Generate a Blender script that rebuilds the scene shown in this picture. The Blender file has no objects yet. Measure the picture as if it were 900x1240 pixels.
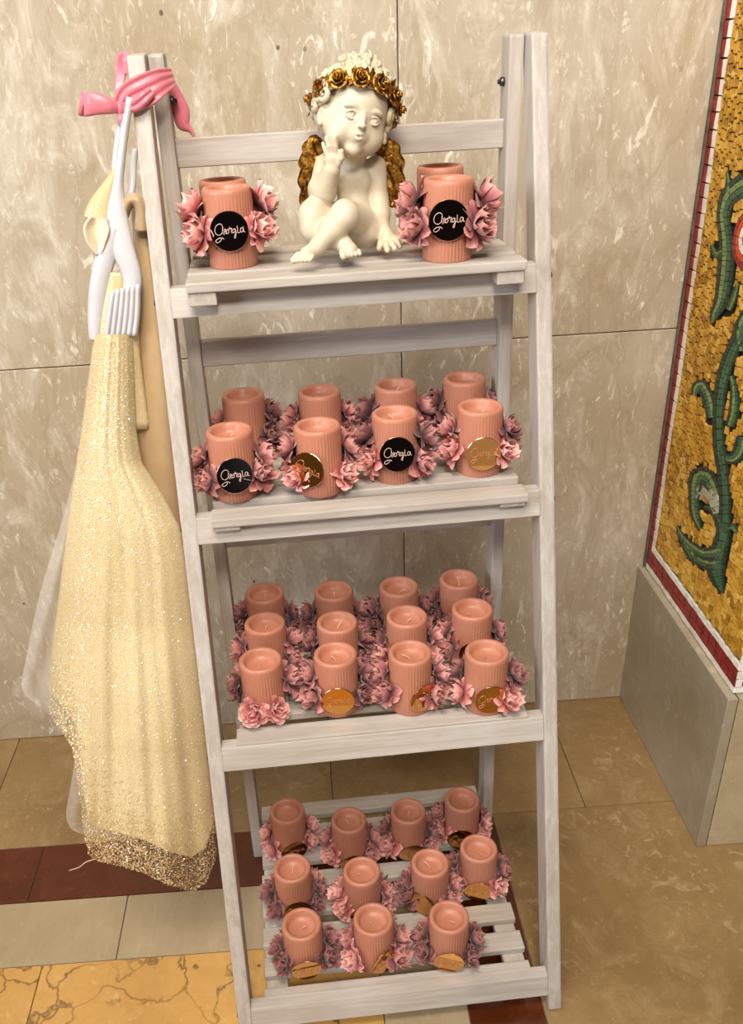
import bpy, bmesh, math, random
import numpy as np
from mathutils import Vector, Matrix
random.seed(7); np.random.seed(7)
C = bpy.context.scene.collection
PI = math.pi

# ------------------------------------------------------------------ camera
CX, CY, CZ = -0.07102, -0.75016, 1.21661
YAW, PITCH, ROLL, FPX, PX, PY = 1.20408, -29.6492, -3.21642, 1069.40, 408.437, 665.918
W_, H_ = 900.0, 1240.0
_y, _p, _r = [math.radians(a) for a in (YAW, PITCH, ROLL)]
FWD = Vector((math.sin(_y)*math.cos(_p), math.cos(_y)*math.cos(_p), math.sin(_p)))
_rt = Vector((math.cos(_y), -math.sin(_y), 0)); _up = _rt.cross(FWD)
RT = _rt*math.cos(_r)+_up*math.sin(_r); UP = -_rt*math.sin(_r)+_up*math.cos(_r)
CAM = Vector((CX, CY, CZ))
cd = bpy.data.cameras.new('camera'); cam = bpy.data.objects.new('camera', cd); C.objects.link(cam)
M = Matrix((RT, UP, -FWD)).transposed().to_4x4(); M.translation = CAM; cam.matrix_world = M
cd.sensor_fit = 'VERTICAL'; cd.sensor_height = 24.0; cd.sensor_width = 24.0*W_/H_
cd.lens = FPX/H_*24.0; cd.shift_x = (W_/2-PX)/H_; cd.shift_y = (PY-H_/2)/H_
cd.clip_start = 0.02
bpy.context.scene.camera = cam
# ------------------------------------------------------------------ view, world, lights
sc = bpy.context.scene
sc.view_settings.view_transform = 'Standard'; sc.view_settings.look = 'None'
sc.view_settings.gamma = 1.0; sc.view_settings.exposure = -0.12
w = bpy.data.worlds.new('world'); sc.world = w; w.use_nodes = True
w.node_tree.nodes['Background'].inputs[0].default_value = (0.9, 0.88, 0.86, 1)
w.node_tree.nodes['Background'].inputs[1].default_value = 0.04
def area(name, loc, target, sx, sy, power, col):
    d = bpy.data.lights.new(name, 'AREA'); d.shape = 'RECTANGLE'; d.size = sx; d.size_y = sy
    d.energy = power; d.color = col
    o = bpy.data.objects.new(name, d); C.objects.link(o); o.location = loc
    o.rotation_euler = (Vector(target)-Vector(loc)).to_track_quat('-Z', 'Y').to_euler()
    return o
area('ceiling_panel_light', (-0.35, -0.75, 2.74), (-0.2, -0.1, 0.3), 1.0, 0.6, 58, (1.0, 0.91, 0.78))
area('ceiling_panel_light', (0.0, -1.85, 2.60), (0.0, 0.5, 0.6), 0.6, 0.4, 47, (1.0, 0.92, 0.80))
area('window_daylight', (-2.6, -1.5, 2.0), (0.1, 0.6, 1.25), 1.6, 1.3, 19, (0.84, 0.92, 1.0)).data.spread = math.radians(80)
area('doorway_daylight', (0.9, -3.85, 1.05), (0, 0.2, 0.35), 0.9, 1.9, 14, (0.88, 0.94, 1.0))

# ------------------------------------------------------------------ helpers
def ray(u, v): return FWD + RT*((u-PX)/FPX) + UP*((PY-v)/FPX)
def atY(u, v, y):
    d = ray(u, v); return CAM + d*((y-CY)/d.y)
def atX(u, v, x):
    d = ray(u, v); return CAM + d*((x-CX)/d.x)
def atZ(u, v, z):
    d = ray(u, v); return CAM + d*((z-CZ)/d.z)
def pxm(P): return FPX/((P-CAM).dot(FWD))        # pixels per metre at a point

def link(name, me, mat=None, parent=None, smooth=False):
    o = bpy.data.objects.new(name, me); C.objects.link(o)
    if mat is not None and not me.materials: me.materials.append(mat)
    if parent is not None: o.parent = parent
    if smooth:
        for f in me.polygons: f.use_smooth = True
    return o
def bobj(name, bm, mat=None, parent=None, smooth=False):
    me = bpy.data.meshes.new(name); bm.to_mesh(me); bm.free()
    return link(name, me, mat, parent, smooth)
def pyd(name, vs, fs, mat=None, parent=None, smooth=False):
    me = bpy.data.meshes.new(name); me.from_pydata([tuple(v) for v in vs], [], fs); me.update()
    return link(name, me, mat, parent, smooth)
def empty(name, loc=(0, 0, 0), rz=0):
    o = bpy.data.objects.new(name, None); C.objects.link(o); o.location = loc; o.rotation_euler = (0, 0, rz)
    o.empty_display_size = .02
    return o
def tag(o, label=None, cat=None, group=None, kind=None):
    if label: o['label'] = label
    if cat: o['category'] = cat
    if group: o['group'] = group
    if kind: o['kind'] = kind
    return o
def box_bm(x0, x1, y0, y1, z0, z1, bev=0.0, seg=2, bm=None):
    own = bm is None
    if own: bm = bmesh.new()
    vs = [bm.verts.new((x, y, z)) for x in (x0, x1) for y in (y0, y1) for z in (z0, z1)]
    fs = [(0,1,3,2), (4,6,7,5), (0,4,5,1), (2,3,7,6), (0,2,6,4), (1,5,7,3)]
    F = [bm.faces.new([vs[i] for i in f]) for f in fs]
    if bev > 0:
        es = {e for f in F for e in f.edges}
        bmesh.ops.bevel(bm, geom=list(es), offset=bev, segments=seg, affect='EDGES', profile=.6)
    return bm
def tube(pts, rad, n=8, caps=True):
    """verts, faces of a tube along pts; rad scalar or list"""
    pts = [Vector(p) for p in pts]; N = len(pts)
    if not isinstance(rad, (list, tuple)): rad = [rad]*N
    vs = []; fs = []; prev = None
    for i, p in enumerate(pts):
        t = (pts[min(i+1, N-1)]-pts[max(i-1, 0)]).normalized()
        if prev is None:
            a = Vector((0, 0, 1)) if abs(t.z) < .9 else Vector((1, 0, 0))
            nrm = t.cross(a).normalized()
        else: nrm = (prev - t*prev.dot(t)).normalized()
        prev = nrm; b = t.cross(nrm)
        for k in range(n):
            a = 2*PI*k/n; vs.append(p + (nrm*math.cos(a)+b*math.sin(a))*rad[i])
    for i in range(N-1):
        for k in range(n):
            fs.append((i*n+k, i*n+(k+1) % n, (i+1)*n+(k+1) % n, (i+1)*n+k))
    if caps:
        fs.append(tuple(range(n-1, -1, -1))); fs.append(tuple((N-1)*n+k for k in range(n)))
    return vs, fs
class MB:
    def __init__(s): s.v = []; s.f = []
    def add(s, vs, fs):
        o = len(s.v); s.v += list(vs); s.f += [tuple(i+o for i in f) for f in fs]
    def build(s, name, mat, parent=None, smooth=True): return pyd(name, s.v, s.f, mat, parent, smooth)
def smooth_path(pts, n=6):
    P = [Vector(p) for p in pts]; out = []
    for i in range(len(P)-1):
        a, b, c, d = P[max(i-1, 0)], P[i], P[i+1], P[min(i+2, len(P)-1)]
        for k in range(n):
            t = k/n
            out.append(.5*((2*b)+(-a+c)*t+(2*a-5*b+4*c-d)*t*t+(-a+3*b-3*c+d)*t**3))
    out.append(P[-1]); return out
def interp(tab, x):
    return float(np.interp(x, [a for a, b in tab], [b for a, b in tab]))

# ------------------------------------------------------------------ materials
def srgb(r, g, b):
    f = lambda c: (c/255/12.92) if c/255 <= .04045 else ((c/255+.055)/1.055)**2.4
    return (f(r), f(g), f(b), 1)
class Mat:
    def __init__(s, name, col=(.5, .5, .5, 1), rough=.5, metal=0.0, **kw):
        s.m = bpy.data.materials.new(name); s.m.use_nodes = True; s.nt = s.m.node_tree
        s.b = s.nt.nodes['Principled BSDF']; s.b.inputs['Base Color'].default_value = col
        s.b.inputs['Roughness'].default_value = rough; s.b.inputs['Metallic'].default_value = metal
        for k, v in kw.items(): s.b.inputs[k.replace('_', ' ')].default_value = v
        s.tc = s.nt.nodes.new('ShaderNodeTexCoord'); s.src = s.tc.outputs['Object']
    def n(s, t): return s.nt.nodes.new(t)
    def l(s, a, b): s.nt.links.new(a, b)
    def world(s):
        g = s.n('ShaderNodeNewGeometry'); s.src = g.outputs['Position']; return s
    def mapping(s, scale=(1, 1, 1), rot=(0, 0, 0), src=None):
        m = s.n('ShaderNodeMapping'); m.inputs['Scale'].default_value = scale; m.inputs['Rotation'].default_value = rot
        s.l(src or s.src, m.inputs['Vector']); return m.outputs[0]
    def noise(s, scale=5, detail=4, rough=.5, dist=0, vec=None):
        t = s.n('ShaderNodeTexNoise'); t.inputs['Scale'].default_value = scale; t.inputs['Detail'].default_value = detail
        t.inputs['Roughness'].default_value = rough; t.inputs['Distortion'].default_value = dist
        s.l(vec or s.src, t.inputs['Vector']); return t.outputs['Fac']
    def voro(s, scale=5, feature='F1', vec=None, out='Distance', rnd=1.0):
        t = s.n('ShaderNodeTexVoronoi'); t.feature = feature; t.inputs['Scale'].default_value = scale
        t.inputs['Randomness'].default_value = rnd
        s.l(vec or s.src, t.inputs['Vector']); return t.outputs[out]
    def ramp(s, fac, stops, interp='LINEAR'):
        r = s.n('ShaderNodeValToRGB'); r.color_ramp.interpolation = interp; e = r.color_ramp.elements
        while len(e) < len(stops): e.new(.5)
        for i, (p, c) in enumerate(stops):
            e[i].position = p; e[i].color = c if len(c) == 4 else (*c, 1)
        s.l(fac, r.inputs[0]); return r.outputs[0]
    def mix(s, fac, a, b, mode='MIX'):
        x = s.n('ShaderNodeMix'); x.data_type = 'RGBA'; x.blend_type = mode
        for i, q in ((0, fac), (6, a), (7, b)):
            if isinstance(q, (int, float, tuple)): x.inputs[i].default_value = q
            else: s.l(q, x.inputs[i])
        return x.outputs[2]
    def math(s, op, a, b=0.0):
        x = s.n('ShaderNodeMath'); x.operation = op
        for i, q in ((0, a), (1, b)):
            if isinstance(q, (int, float)): x.inputs[i].default_value = q
            else: s.l(q, x.inputs[i])
        return x.outputs[0]
    def rnd(s):
        return s.n('ShaderNodeObjectInfo').outputs['Random']
    def color(s, out): s.l(out, s.b.inputs['Base Color']); return s
    def bump(s, h, strength=.3, dist=.001):
        x = s.n('ShaderNodeBump'); x.inputs['Strength'].default_value = strength; x.inputs['Distance'].default_value = dist
        s.l(h, x.inputs['Height']); s.l(x.outputs[0], s.b.inputs['Normal']); return s
g = lambda v: (v, v, v, 1)
def marble(name, c1, c2, fleck, amount=.5, rough=.35, cracks=None, seed=0, grain=(1, 1, 1)):
    m = Mat(name, rough=rough).world()
    off = m.n('ShaderNodeVectorMath'); off.operation = 'ADD'; m.l(m.src, off.inputs[0])
    cmb = m.n('ShaderNodeCombineXYZ'); r = m.rnd(); m.l(m.math('MULTIPLY', r, 7.0), cmb.inputs[0]); m.l(m.math('MULTIPLY', r, 3.0), cmb.inputs[2])
    cmb.inputs[1].default_value = seed; m.l(cmb.outputs[0], off.inputs[1]); m.src = off.outputs[0]
    base = m.mix(m.ramp(m.noise(3.2, 5, .6, .6), [(.3, g(0)), (.7, g(1))]), c1, c2)
    base = m.mix(m.ramp(m.noise(26, 6, .7, .4), [(.35, g(0)), (.75, g(.55))]), base, (c1[0]*.72, c1[1]*.68, c1[2]*.62, 1))
    v = m.mapping(grain)
    fl = m.ramp(m.noise(30, 4, .6, 1.6, vec=v), [(.58, g(0)), (.67, g(1))])
    gate = m.ramp(m.noise(7, 3, .6), [(.42, g(0)), (.6, g(1))])
    f = m.math('MULTIPLY', fl, gate); f = m.math('MULTIPLY', f, amount)
    base = m.mix(f, base, fleck)
    f2 = m.math('MULTIPLY', m.ramp(m.noise(95, 4, .6, .5, vec=v), [(.6, g(0)), (.7, g(1))]), amount*.55)
    base = m.mix(f2, base, fleck)
    cl = m.ramp(m.noise(13, 7, .72, .8, vec=v), [(.5, g(0)), (.66, g(.6))]); base = m.mix(m.math('MULTIPLY', cl, amount*.75), base, fleck)
    vn = m.ramp(m.noise(5.5, 6, .62, 1.4, vec=v), [(.46, g(0)), (.5, g(.22)), (.54, g(0))]); base = m.mix(m.math('MULTIPLY', vn, amount), base, (c2[0]*.62, c2[1]*.55, c2[2]*.46, 1))
    pit = m.ramp(m.voro(15, vec=m.mapping((1, 1, .8))), [(.035, g(1)), (.05, g(0))])
    pg = m.math('MULTIPLY', pit, m.ramp(m.noise(2.7, 1), [(.52, g(0)), (.56, g(.8))]))
    base = m.mix(pg, base, (.06, .04, .03, 1))
    if cracks:
        cn = m.n('ShaderNodeTexNoise'); cn.inputs['Scale'].default_value = 9; cn.inputs['Detail'].default_value = 5; m.l(m.src, cn.inputs['Vector'])
        wv = m.mix(.12, m.src, cn.outputs['Color'], 'LINEAR_LIGHT')
        d = m.voro(cracks, 'DISTANCE_TO_EDGE', vec=wv)
        ck = m.ramp(d, [(0, g(1)), (.035, g(0))])
        ck = m.math('MULTIPLY', ck, m.ramp(m.noise(6, 2), [(.38, g(0.1)), (.55, g(1))]))
        base = m.mix(m.math('MULTIPLY', ck, .8), base, (.10, .05, .015, 1))
    m.color(base); m.bump(m.mix(.5, f, m.noise(60, 4)), .18, .0015)
    return m.m
M_wall = marble('wall_marble', srgb(194, 184, 166), srgb(174, 156, 128), srgb(234, 228, 214), 1.0, .38, grain=(1.3, 1.3, .55))
M_floor = marble('floor_marble', srgb(160, 132, 90), srgb(130, 102, 64), srgb(190, 168, 128), .55, .28, seed=3)
M_band = marble('band_marble', srgb(178, 160, 130), srgb(160, 142, 112), srgb(196, 180, 150), .3, .28, seed=5, grain=(2, .5, 1))
M_brown = marble('brown_marble', srgb(94, 42, 14), srgb(68, 30, 10), srgb(150, 90, 60), .25, .22, seed=9)
M_yellow = marble('yellow_marble', srgb(212, 166, 96), srgb(192, 146, 80), srgb(226, 190, 130), .35, .3, cracks=9, seed=12)
M_pier = marble('pier_marble', srgb(176, 166, 146), srgb(158, 146, 124), srgb(205, 196, 176), .35, .2, seed=15)
M_mortar = Mat('mortar', srgb(96, 84, 68), .9); M_mortar.color(M_mortar.ramp(M_mortar.noise(40, 4), [(.3, srgb(74, 64, 52)), (.7, srgb(112, 100, 84))])); M_mortar = M_mortar.m

def wood(name, axis):
    m = Mat(name, rough=.55)
    sc_ = {'x': (3, 60, 60), 'y': (60, 3, 60), 'z': (60, 60, 3)}[axis]
    off = m.n('ShaderNodeVectorMath'); off.operation = 'ADD'; m.l(m.src, off.inputs[0])
    cmb = m.n('ShaderNodeCombineXYZ'); r = m.rnd(); 
    for i in range(3): m.l(m.math('MULTIPLY', r, 5.0+i), cmb.inputs[i])
    m.l(cmb.outputs[0], off.inputs[1]); m.src = off.outputs[0]
    v = m.mapping(sc_)
    gr = m.noise(1.6, 5, .6, .9, vec=v); fine = m.noise(7, 3, .6, 0, vec=v)
    base = m.ramp(gr, [(.3, srgb(170, 160, 150)), (.48, srgb(184, 175, 166)), (.62, srgb(194, 187, 179)), (.8, srgb(176, 167, 158))])
    ln = m.ramp(gr, [(.49, g(0)), (.505, g(1)), (.52, g(0))])
    base = m.mix(m.math('MULTIPLY', ln, .28), base, srgb(150, 136, 124))
    base = m.mix(m.math('MULTIPLY', m.ramp(fine, [(.35, g(0)), (.7, g(.4))]), .6), base, srgb(150, 139, 130))
    blotch = m.noise(9, 3); base = m.mix(m.math('MULTIPLY', m.ramp(blotch, [(.5, g(0)), (.75, g(1))]), .3), base, srgb(208, 205, 205))
    m.color(base); m.bump(m.mix(.5, gr, fine), .25, .0008); return m.m
WX, WY, WZ = wood('whitewashed_wood_x', 'x'), wood('whitewashed_wood_y', 'y'), wood('whitewashed_wood_z', 'z')
M_bolt = Mat('bolt_steel', srgb(90, 86, 82), .35, 1.0); M_bolt.color(M_bolt.ramp(M_bolt.noise(300, 2), [(.3, srgb(60, 58, 56)), (.7, srgb(120, 116, 112))])); M_bolt = M_bolt.m

M_wax = Mat('pink_wax', rough=.42, Subsurface_Weight=.25, Subsurface_Scale=.006)
M_wax.b.inputs['Subsurface Radius'].default_value = (1.0, .35, .25)
M_wax.color(M_wax.mix(M_wax.noise(40, 3), srgb(196, 134, 110), srgb(186, 122, 98))); M_wax = M_wax.m
M_wick = Mat('waxed_wick', srgb(236, 196, 176), .6); M_wick.color(M_wick.mix(M_wick.noise(600, 2), srgb(240, 205, 185), srgb(220, 170, 150))); M_wick = M_wick.m
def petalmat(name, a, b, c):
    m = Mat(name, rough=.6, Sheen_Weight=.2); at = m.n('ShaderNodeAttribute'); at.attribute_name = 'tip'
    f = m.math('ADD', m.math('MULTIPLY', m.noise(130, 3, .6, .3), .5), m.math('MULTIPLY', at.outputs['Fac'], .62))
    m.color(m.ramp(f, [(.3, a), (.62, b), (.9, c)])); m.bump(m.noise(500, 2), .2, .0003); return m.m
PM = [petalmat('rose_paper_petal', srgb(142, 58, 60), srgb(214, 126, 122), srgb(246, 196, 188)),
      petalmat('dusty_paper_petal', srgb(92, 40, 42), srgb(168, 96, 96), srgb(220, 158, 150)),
      petalmat('mauve_paper_petal', srgb(58, 24, 28), srgb(118, 64, 66), srgb(176, 118, 114))]  # rose as front-lit, dusty and mauve with shade put into the petal colour
M_stem = Mat('dark_flower_heart', srgb(70, 36, 36), .8); M_stem.color(M_stem.mix(M_stem.noise(200), srgb(60, 30, 30), srgb(96, 56, 50))); M_stem = M_stem.m
M_disc = Mat('gold_mirror_disc', srgb(214, 160, 92), .045, 1.0); M_disc.color(M_disc.mix(M_disc.noise(20, 2), srgb(218, 164, 94), srgb(206, 150, 86))); M_disc = M_disc.m
M_darkrefl = Mat('black_gloss_disc', srgb(10, 6, 5), .12, 0.0, Specular_IOR_Level=.12); M_darkrefl.color(M_darkrefl.mix(M_darkrefl.noise(30), srgb(8, 5, 5), srgb(14, 8, 7))); M_darkrefl = M_darkrefl.m  # gold mirror disc with its dark reflection put into the colour
M_rim = Mat('disc_rim', srgb(214, 170, 140), .2, 1.0); M_rim.color(M_rim.mix(M_rim.noise(90), srgb(220, 176, 146), srgb(200, 150, 120))); M_rim = M_rim.m
M_script = Mat('rose_script', srgb(226, 196, 186), .35); M_script.color(M_script.mix(M_script.noise(300), srgb(232, 205, 196), srgb(206, 168, 158))); M_script = M_script.m
M_scriptg = Mat('gold_script', srgb(196, 140, 96), .4, .5); M_scriptg.color(M_scriptg.mix(M_scriptg.noise(300), srgb(206, 150, 110), srgb(186, 128, 88))); M_scriptg = M_scriptg.m

M_plaster = Mat('ivory_cast_resin', rough=.5, Subsurface_Weight=.0)
M_plaster.color(M_plaster.mix(M_plaster.ramp(M_plaster.noise(18, 4), [(.35, g(0)), (.7, g(1))]), srgb(208, 196, 174), srgb(198, 184, 156)))
M_plaster.bump(M_plaster.noise(160, 3), .06, .0006); M_plaster = M_plaster.m
M_gold = Mat('antique_gold_paint', rough=.34, metal=.9)
M_gold.color(M_gold.ramp(M_gold.noise(160, 4, .6), [(.36, srgb(84, 52, 18)), (.52, srgb(176, 124, 48)), (.66, srgb(222, 178, 92))]))
M_gold.bump(M_gold.noise(280, 4, .65), .7, .0012); M_gold = M_gold.m

def cloth(name, a, b, rough=.6, scale=60, transl=0.0, sheen=.3, alpha=None):
    m = Mat(name, rough=rough, Sheen_Weight=sheen); m.color(m.mix(m.noise(scale, 3), a, b)); m.bump(m.noise(scale*8, 2), .15, .0004)
    if transl: m.b.inputs['Transmission Weight'].default_value = 0
    if alpha is not None: m.b.inputs['Alpha'].default_value = alpha
    return m
M_satin = cloth('white_satin', srgb(206, 204, 206), srgb(190, 188, 192), .38).m
M_tan = cloth('champagne_satin', srgb(188, 160, 122), srgb(170, 142, 104), .36).m
M_cream = cloth('cream_petal_cloth', srgb(226, 212, 184), srgb(212, 194, 162), .5).m
M_ribbon = cloth('pink_satin_ribbon', srgb(222, 126, 140), srgb(208, 108, 124), .33).m
_t = cloth('sheer_tulle', srgb(226, 218, 208), srgb(210, 202, 192), .7, alpha=.42)
_v = _t.voro(900, 'DISTANCE_TO_EDGE'); _t.l(_t.ramp(_v, [(.02, g(.5)), (.1, g(.24))]), _t.b.inputs['Alpha']); M_tulle = _t.m
_t = Mat('glitter_tulle', rough=.5)
_base = _t.mix(_t.ramp(_t.noise(6, 3), [(.35, g(0)), (.65, g(1))]), srgb(216, 197, 152), srgb(200, 178, 130))
_sp = _t.voro(800, out='Color'); _spd = _t.n('ShaderNodeSeparateColor'); _t.l(_sp, _spd.inputs[0])
_spk = _t.ramp(_spd.outputs[0], [(.80, g(0)), (.84, g(1))], 'CONSTANT')
_t.color(_t.mix(_t.math('MULTIPLY', _spk, .6), _base, srgb(252, 244, 214)))
_t.l(_t.math('MULTIPLY', _spk, .25), _t.b.inputs['Metallic']); _t.l(_t.ramp(_spk, [(0, g(.6)), (1, g(.25))]), _t.b.inputs['Roughness'])
_t.bump(_t.voro(800, out='Color'), .4, .0006); M_glit = _t.m
_t = Mat('sequin_hem_mesh', rough=.5); _t.color(_t.mix(_t.noise(90, 3), srgb(206, 176, 124), srgb(232, 208, 160)))
_t.l(_t.ramp(_t.noise(420, 3, .7), [(.5, g(.03)), (.62, g(.6))]), _t.b.inputs['Alpha']); M_hem = _t.m
M_glitw = cloth('white_glitter_satin', srgb(240, 236, 226), srgb(220, 214, 200), .4, scale=300).m
M_seq = Mat('gold_sequins', srgb(236, 206, 140), .3, .45); M_seq.color(M_seq.mix(M_seq.noise(500), srgb(250, 232, 186), srgb(214, 174, 100))); M_seq = M_seq.m
M_seqw = Mat('silver_sequins', srgb(246, 240, 224), .3, .25); M_seqw.color(M_seqw.mix(M_seqw.noise(500), srgb(250, 246, 236), srgb(232, 220, 190))); M_seqw = M_seqw.m

def tess(name, stops, rough=.35, scale=70):
    m = Mat(name, rough=rough).world(); c = m.voro(scale, out='Color'); s_ = m.n('ShaderNodeSeparateColor'); m.l(c, s_.inputs[0])
    m.color(m.mix(.25, m.ramp(s_.outputs[0], stops), m.ramp(m.noise(220, 3), stops))); return m.m
M_beige = marble('beige_marble', srgb(196, 180, 148), srgb(178, 160, 126), srgb(216, 202, 176), .4, .25, seed=21)
T_gold = tess('gold_smalti', [(0, srgb(140, 92, 20)), (.35, srgb(196, 142, 40)), (.7, srgb(220, 170, 62)), (1, srgb(236, 200, 104))], .3)
T_red = tess('red_smalti', [(0, srgb(112, 10, 16)), (.5, srgb(142, 22, 28)), (1, srgb(168, 38, 42))], .28)
T_white = tess('white_smalti', [(0, srgb(232, 226, 216)), (1, srgb(250, 248, 242))], .3)
T_dark = tess('dark_green_smalti', [(0, srgb(16, 34, 24)), (1, srgb(34, 58, 40))], .3)
T_green = tess('green_smalti', [(0, srgb(38, 80, 52)), (.6, srgb(62, 108, 72)), (1, srgb(44, 92, 84))], .3)
T_lime = tess('light_green_smalti', [(0, srgb(96, 128, 70)), (1, srgb(140, 160, 96))], .3)
T_pale = tess('pale_grey_green_smalti', [(0, srgb(168, 172, 146)), (1, srgb(192, 190, 166))], .3)
T_orange = tess('orange_smalti', [(0, srgb(190, 52, 20)), (1, srgb(224, 90, 30))], .3)
T_grout = Mat('dark_grout', srgb(44, 30, 16), .9); T_grout.color(T_grout.mix(T_grout.noise(90), srgb(26, 16, 8), srgb(40, 27, 15))); T_grout = T_grout.m

# ------------------------------------------------------------------ the setting
WALL_Y = .683; PIER_X = .535; PIER_Y = .280; PIER_Z = .322; MX = .547; MY = .292
def struct(o): o['kind'] = 'structure'; return o
wall = struct(bobj('wall_back', box_bm(-3.0, 3.0, WALL_Y+.004, WALL_Y+.15, 0, 2.8), M_mortar))
G_ = .0009
def slab(x0, x1, y0, y1, z0, z1, mat, parent, name='marble_slab', gx=G_, gy=0, gz=G_, bev=.0012):
    return bobj(name, box_bm(x0+gx, x1-gx, y0+gy, y1-gy, z0+gz, z1-gz, bev, 1), mat, parent)
for z0, z1, xs in ((0, .781, (-3, -1.67, -.79, .085, .60)), (.781, 1.56, (-3, -1.67, -.79, .085, .60)), (1.56, 2.34, (-3, -1.67, -.79, .085, .60)), (2.34, 2.8, (-3, -1.67, -.79, .085, .60))):
    for a, b in zip(xs[:-1], xs[1:]):
        slab(a, b, WALL_Y, WALL_Y+.02, z0, z1, M_wall, wall)
floor = struct(bobj('floor', box_bm(-3, 3, -4, WALL_Y+.15, -.06, -.003), M_mortar))
def tile(x0, x1, y0, y1, mat, name='marble_tile'):
    return bobj(name, box_bm(x0+.0008, x1-.0008, y0+.0008, y1-.0008, -.015, 0, .0006, 1), mat, floor)
YB1, YB0, YG0 = .388, .268, .147
for a, b in ((-3, -1.5), (-1.5, -.722), (-.722, -.08), (-.08, .376), (.376, 1.1), (1.1, 3)): tile(a, b, YB1, WALL_Y+.01, M_floor)
for a, b in ((-3, -1.7), (-1.7, -.60), (-.60, .205)): tile(a, b, YB0, YB1, M_brown)
for a, b in ((-1.5, -.7), (-.7, .268)): tile(.097, .205, a, b, M_brown)
tile(.097, .205, -4, -1.5, M_brown)
for a, b in ((-3, -1.6), (-1.6, -.432), (-.432, .097)): tile(a, b, YG0, YB0, M_band)
for a, b in ((-4, -1.4), (-1.4, -.5), (-.5, YG0)): tile(-.025, .097, a, b, M_band)
for a, b in ((-3, -1.9), (-1.9, -1.22), (-1.22, -.546), (-.546, -.025)):
    for c, d in ((-4, -2.4), (-2.4, -1.2), (-1.2, -.40), (-.40, YG0)): tile(a, b, c, d, M_yellow)
for a, b in ((.205, 1.1), (1.1, 2.0), (2.0, 3)):
    for c, d in ((-4, -2.2), (-2.2, -1.1), (-1.1, -.35), (-.35, YB1)): tile(a, b, c, d, M_floor)
# the rest of the lobby: far walls and ceiling, outside the frame
M_far = Mat('far_wood_panelling', rough=.5); M_far.color(M_far.ramp(M_far.noise(3, 4, .6, .5, vec=M_far.mapping((6, 6, 1))), [(.3, srgb(44, 26, 16)), (.7, srgb(70, 44, 28))])); M_far = M_far.m
M_paint = Mat('pale_plaster', rough=.9); M_paint.color(M_paint.mix(M_paint.noise(4), srgb(150, 138, 120), srgb(140, 128, 110))); M_paint = M_paint.m
struct(bobj('wall_front', box_bm(-3, 3, -4.15, -4.0, 0, 2.8), M_far))
struct(bobj('wall_left', box_bm(-3.15, -3.0, -4, WALL_Y+.15, 0, 2.8), M_paint))
struct(bobj('ceiling', box_bm(-3.15, 3.15, -4.15, WALL_Y+.15, 2.8, 2.9), M_paint))

# right pier: marble base, ledge, mosaic on both faces
pier = struct(bobj('wall_right', box_bm(MX+.004, 3.0, MY+.004, WALL_Y+.01, 0, 2.8), T_grout))
slab(PIER_X, PIER_X+.016, PIER_Y, WALL_Y, 0, PIER_Z, M_pier, pier, 'base_slab', gx=0, gy=.0002, bev=.001)
for a, b in ((PIER_X+.017, 1.15), (1.15, 1.8), (1.8, 3.0)):
    slab(a, b, PIER_Y+.001, PIER_Y+.016, 0, PIER_Z-.004, M_beige, pier, 'base_slab', bev=.0008)
    slab(a, b, PIER_Y, PIER_Y+.02, PIER_Z-.005, PIER_Z, M_pier, pier, 'ledge_slab', bev=.0006)
struct(bobj('trim_1', box_bm(MX-.003, MX+.006, WALL_Y-.008, WALL_Y-.0005, PIER_Z, 2.8, .0015, 1), M_mortar))
def tess_geo(y0, y1, z0, z1, proud=.0016, face='side', j=.0006):
    """one tessera: a shallow frustum, corners jittered"""
    c = [(y0, z0), (y1, z0), (y1, z1), (y0, z1)]
    c = [(a+random.uniform(-j, j), b+random.uniform(-j, j)) for a, b in c]
    cy = sum(a for a, b in c)/4; cz = sum(b for a, b in c)/4; k = .93
    vs = []
    for dx, kk in ((.004, 1), (proud*0, k)):
        tl = random.uniform(-.0004, .0004)
        for a, b in c:
            a2, b2 = cy+(a-cy)*kk, cz+(b-cz)*kk
            d = dx+(tl*(1 if b > cz else -1) if dx == 0 else 0)
            vs.append(Vector((MX+d, a2, b2)) if face == 'side' else Vector((a2, MY+d, b2)))
    fs = [(4, 5, 6, 7), (0, 1, 5, 4), (1, 2, 6, 5), (2, 3, 7, 6), (3, 0, 4, 7)]
    if face != 'side': pass
    return vs, fs
def tess_obj(name, y0, y1, z0, z1, mat, face='side'):
    vs, fs = tess_geo(y0, y1, z0, z1, face=face, j=.0004); pyd(name, vs, fs, mat, pier)
ZW0, ZR0, ZR1, ZW1 = .3235, .334, .366, .378
YW0, YR0, YR1 = .646, .660, .6765
n = 23; ys = np.linspace(MY+.0005, .674, n)
for i in range(n-1):
    tess_obj('white_tile', ys[i]+.0004, ys[i+1]-.0004, ZW0, ZR0-.0006, T_white)
for i in range(n-1):
    tess_obj('white_tile', ys[i]+.0004, min(ys[i+1], 9)-.0004, ZR1+.0006, ZW1, T_white) if ys[i+1] < YR0+.004 else None
nr = 16; yr = np.linspace(MY+.0005, .674, nr)
for i in range(nr-1):
    tess_obj('red_tile', yr[i]+.0002, yr[i+1]-.0002, ZR0, (ZR0+ZR1)/2-.0002, T_red)
    tess_obj('red_tile', yr[i]+.0002, yr[i+1]-.0002, (ZR0+ZR1)/2+.0002, ZR1, T_red)
z = ZR1
while z < 1.42:
    h = random.uniform(.020, .026)
    tess_obj('white_tile', YW0, YR0-.0006, z+.0006, z+h-.0004, T_white)
    tess_obj('red_tile', YR0, YR1, z+.0003, z+h-.0003, T_red); z += h
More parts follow.
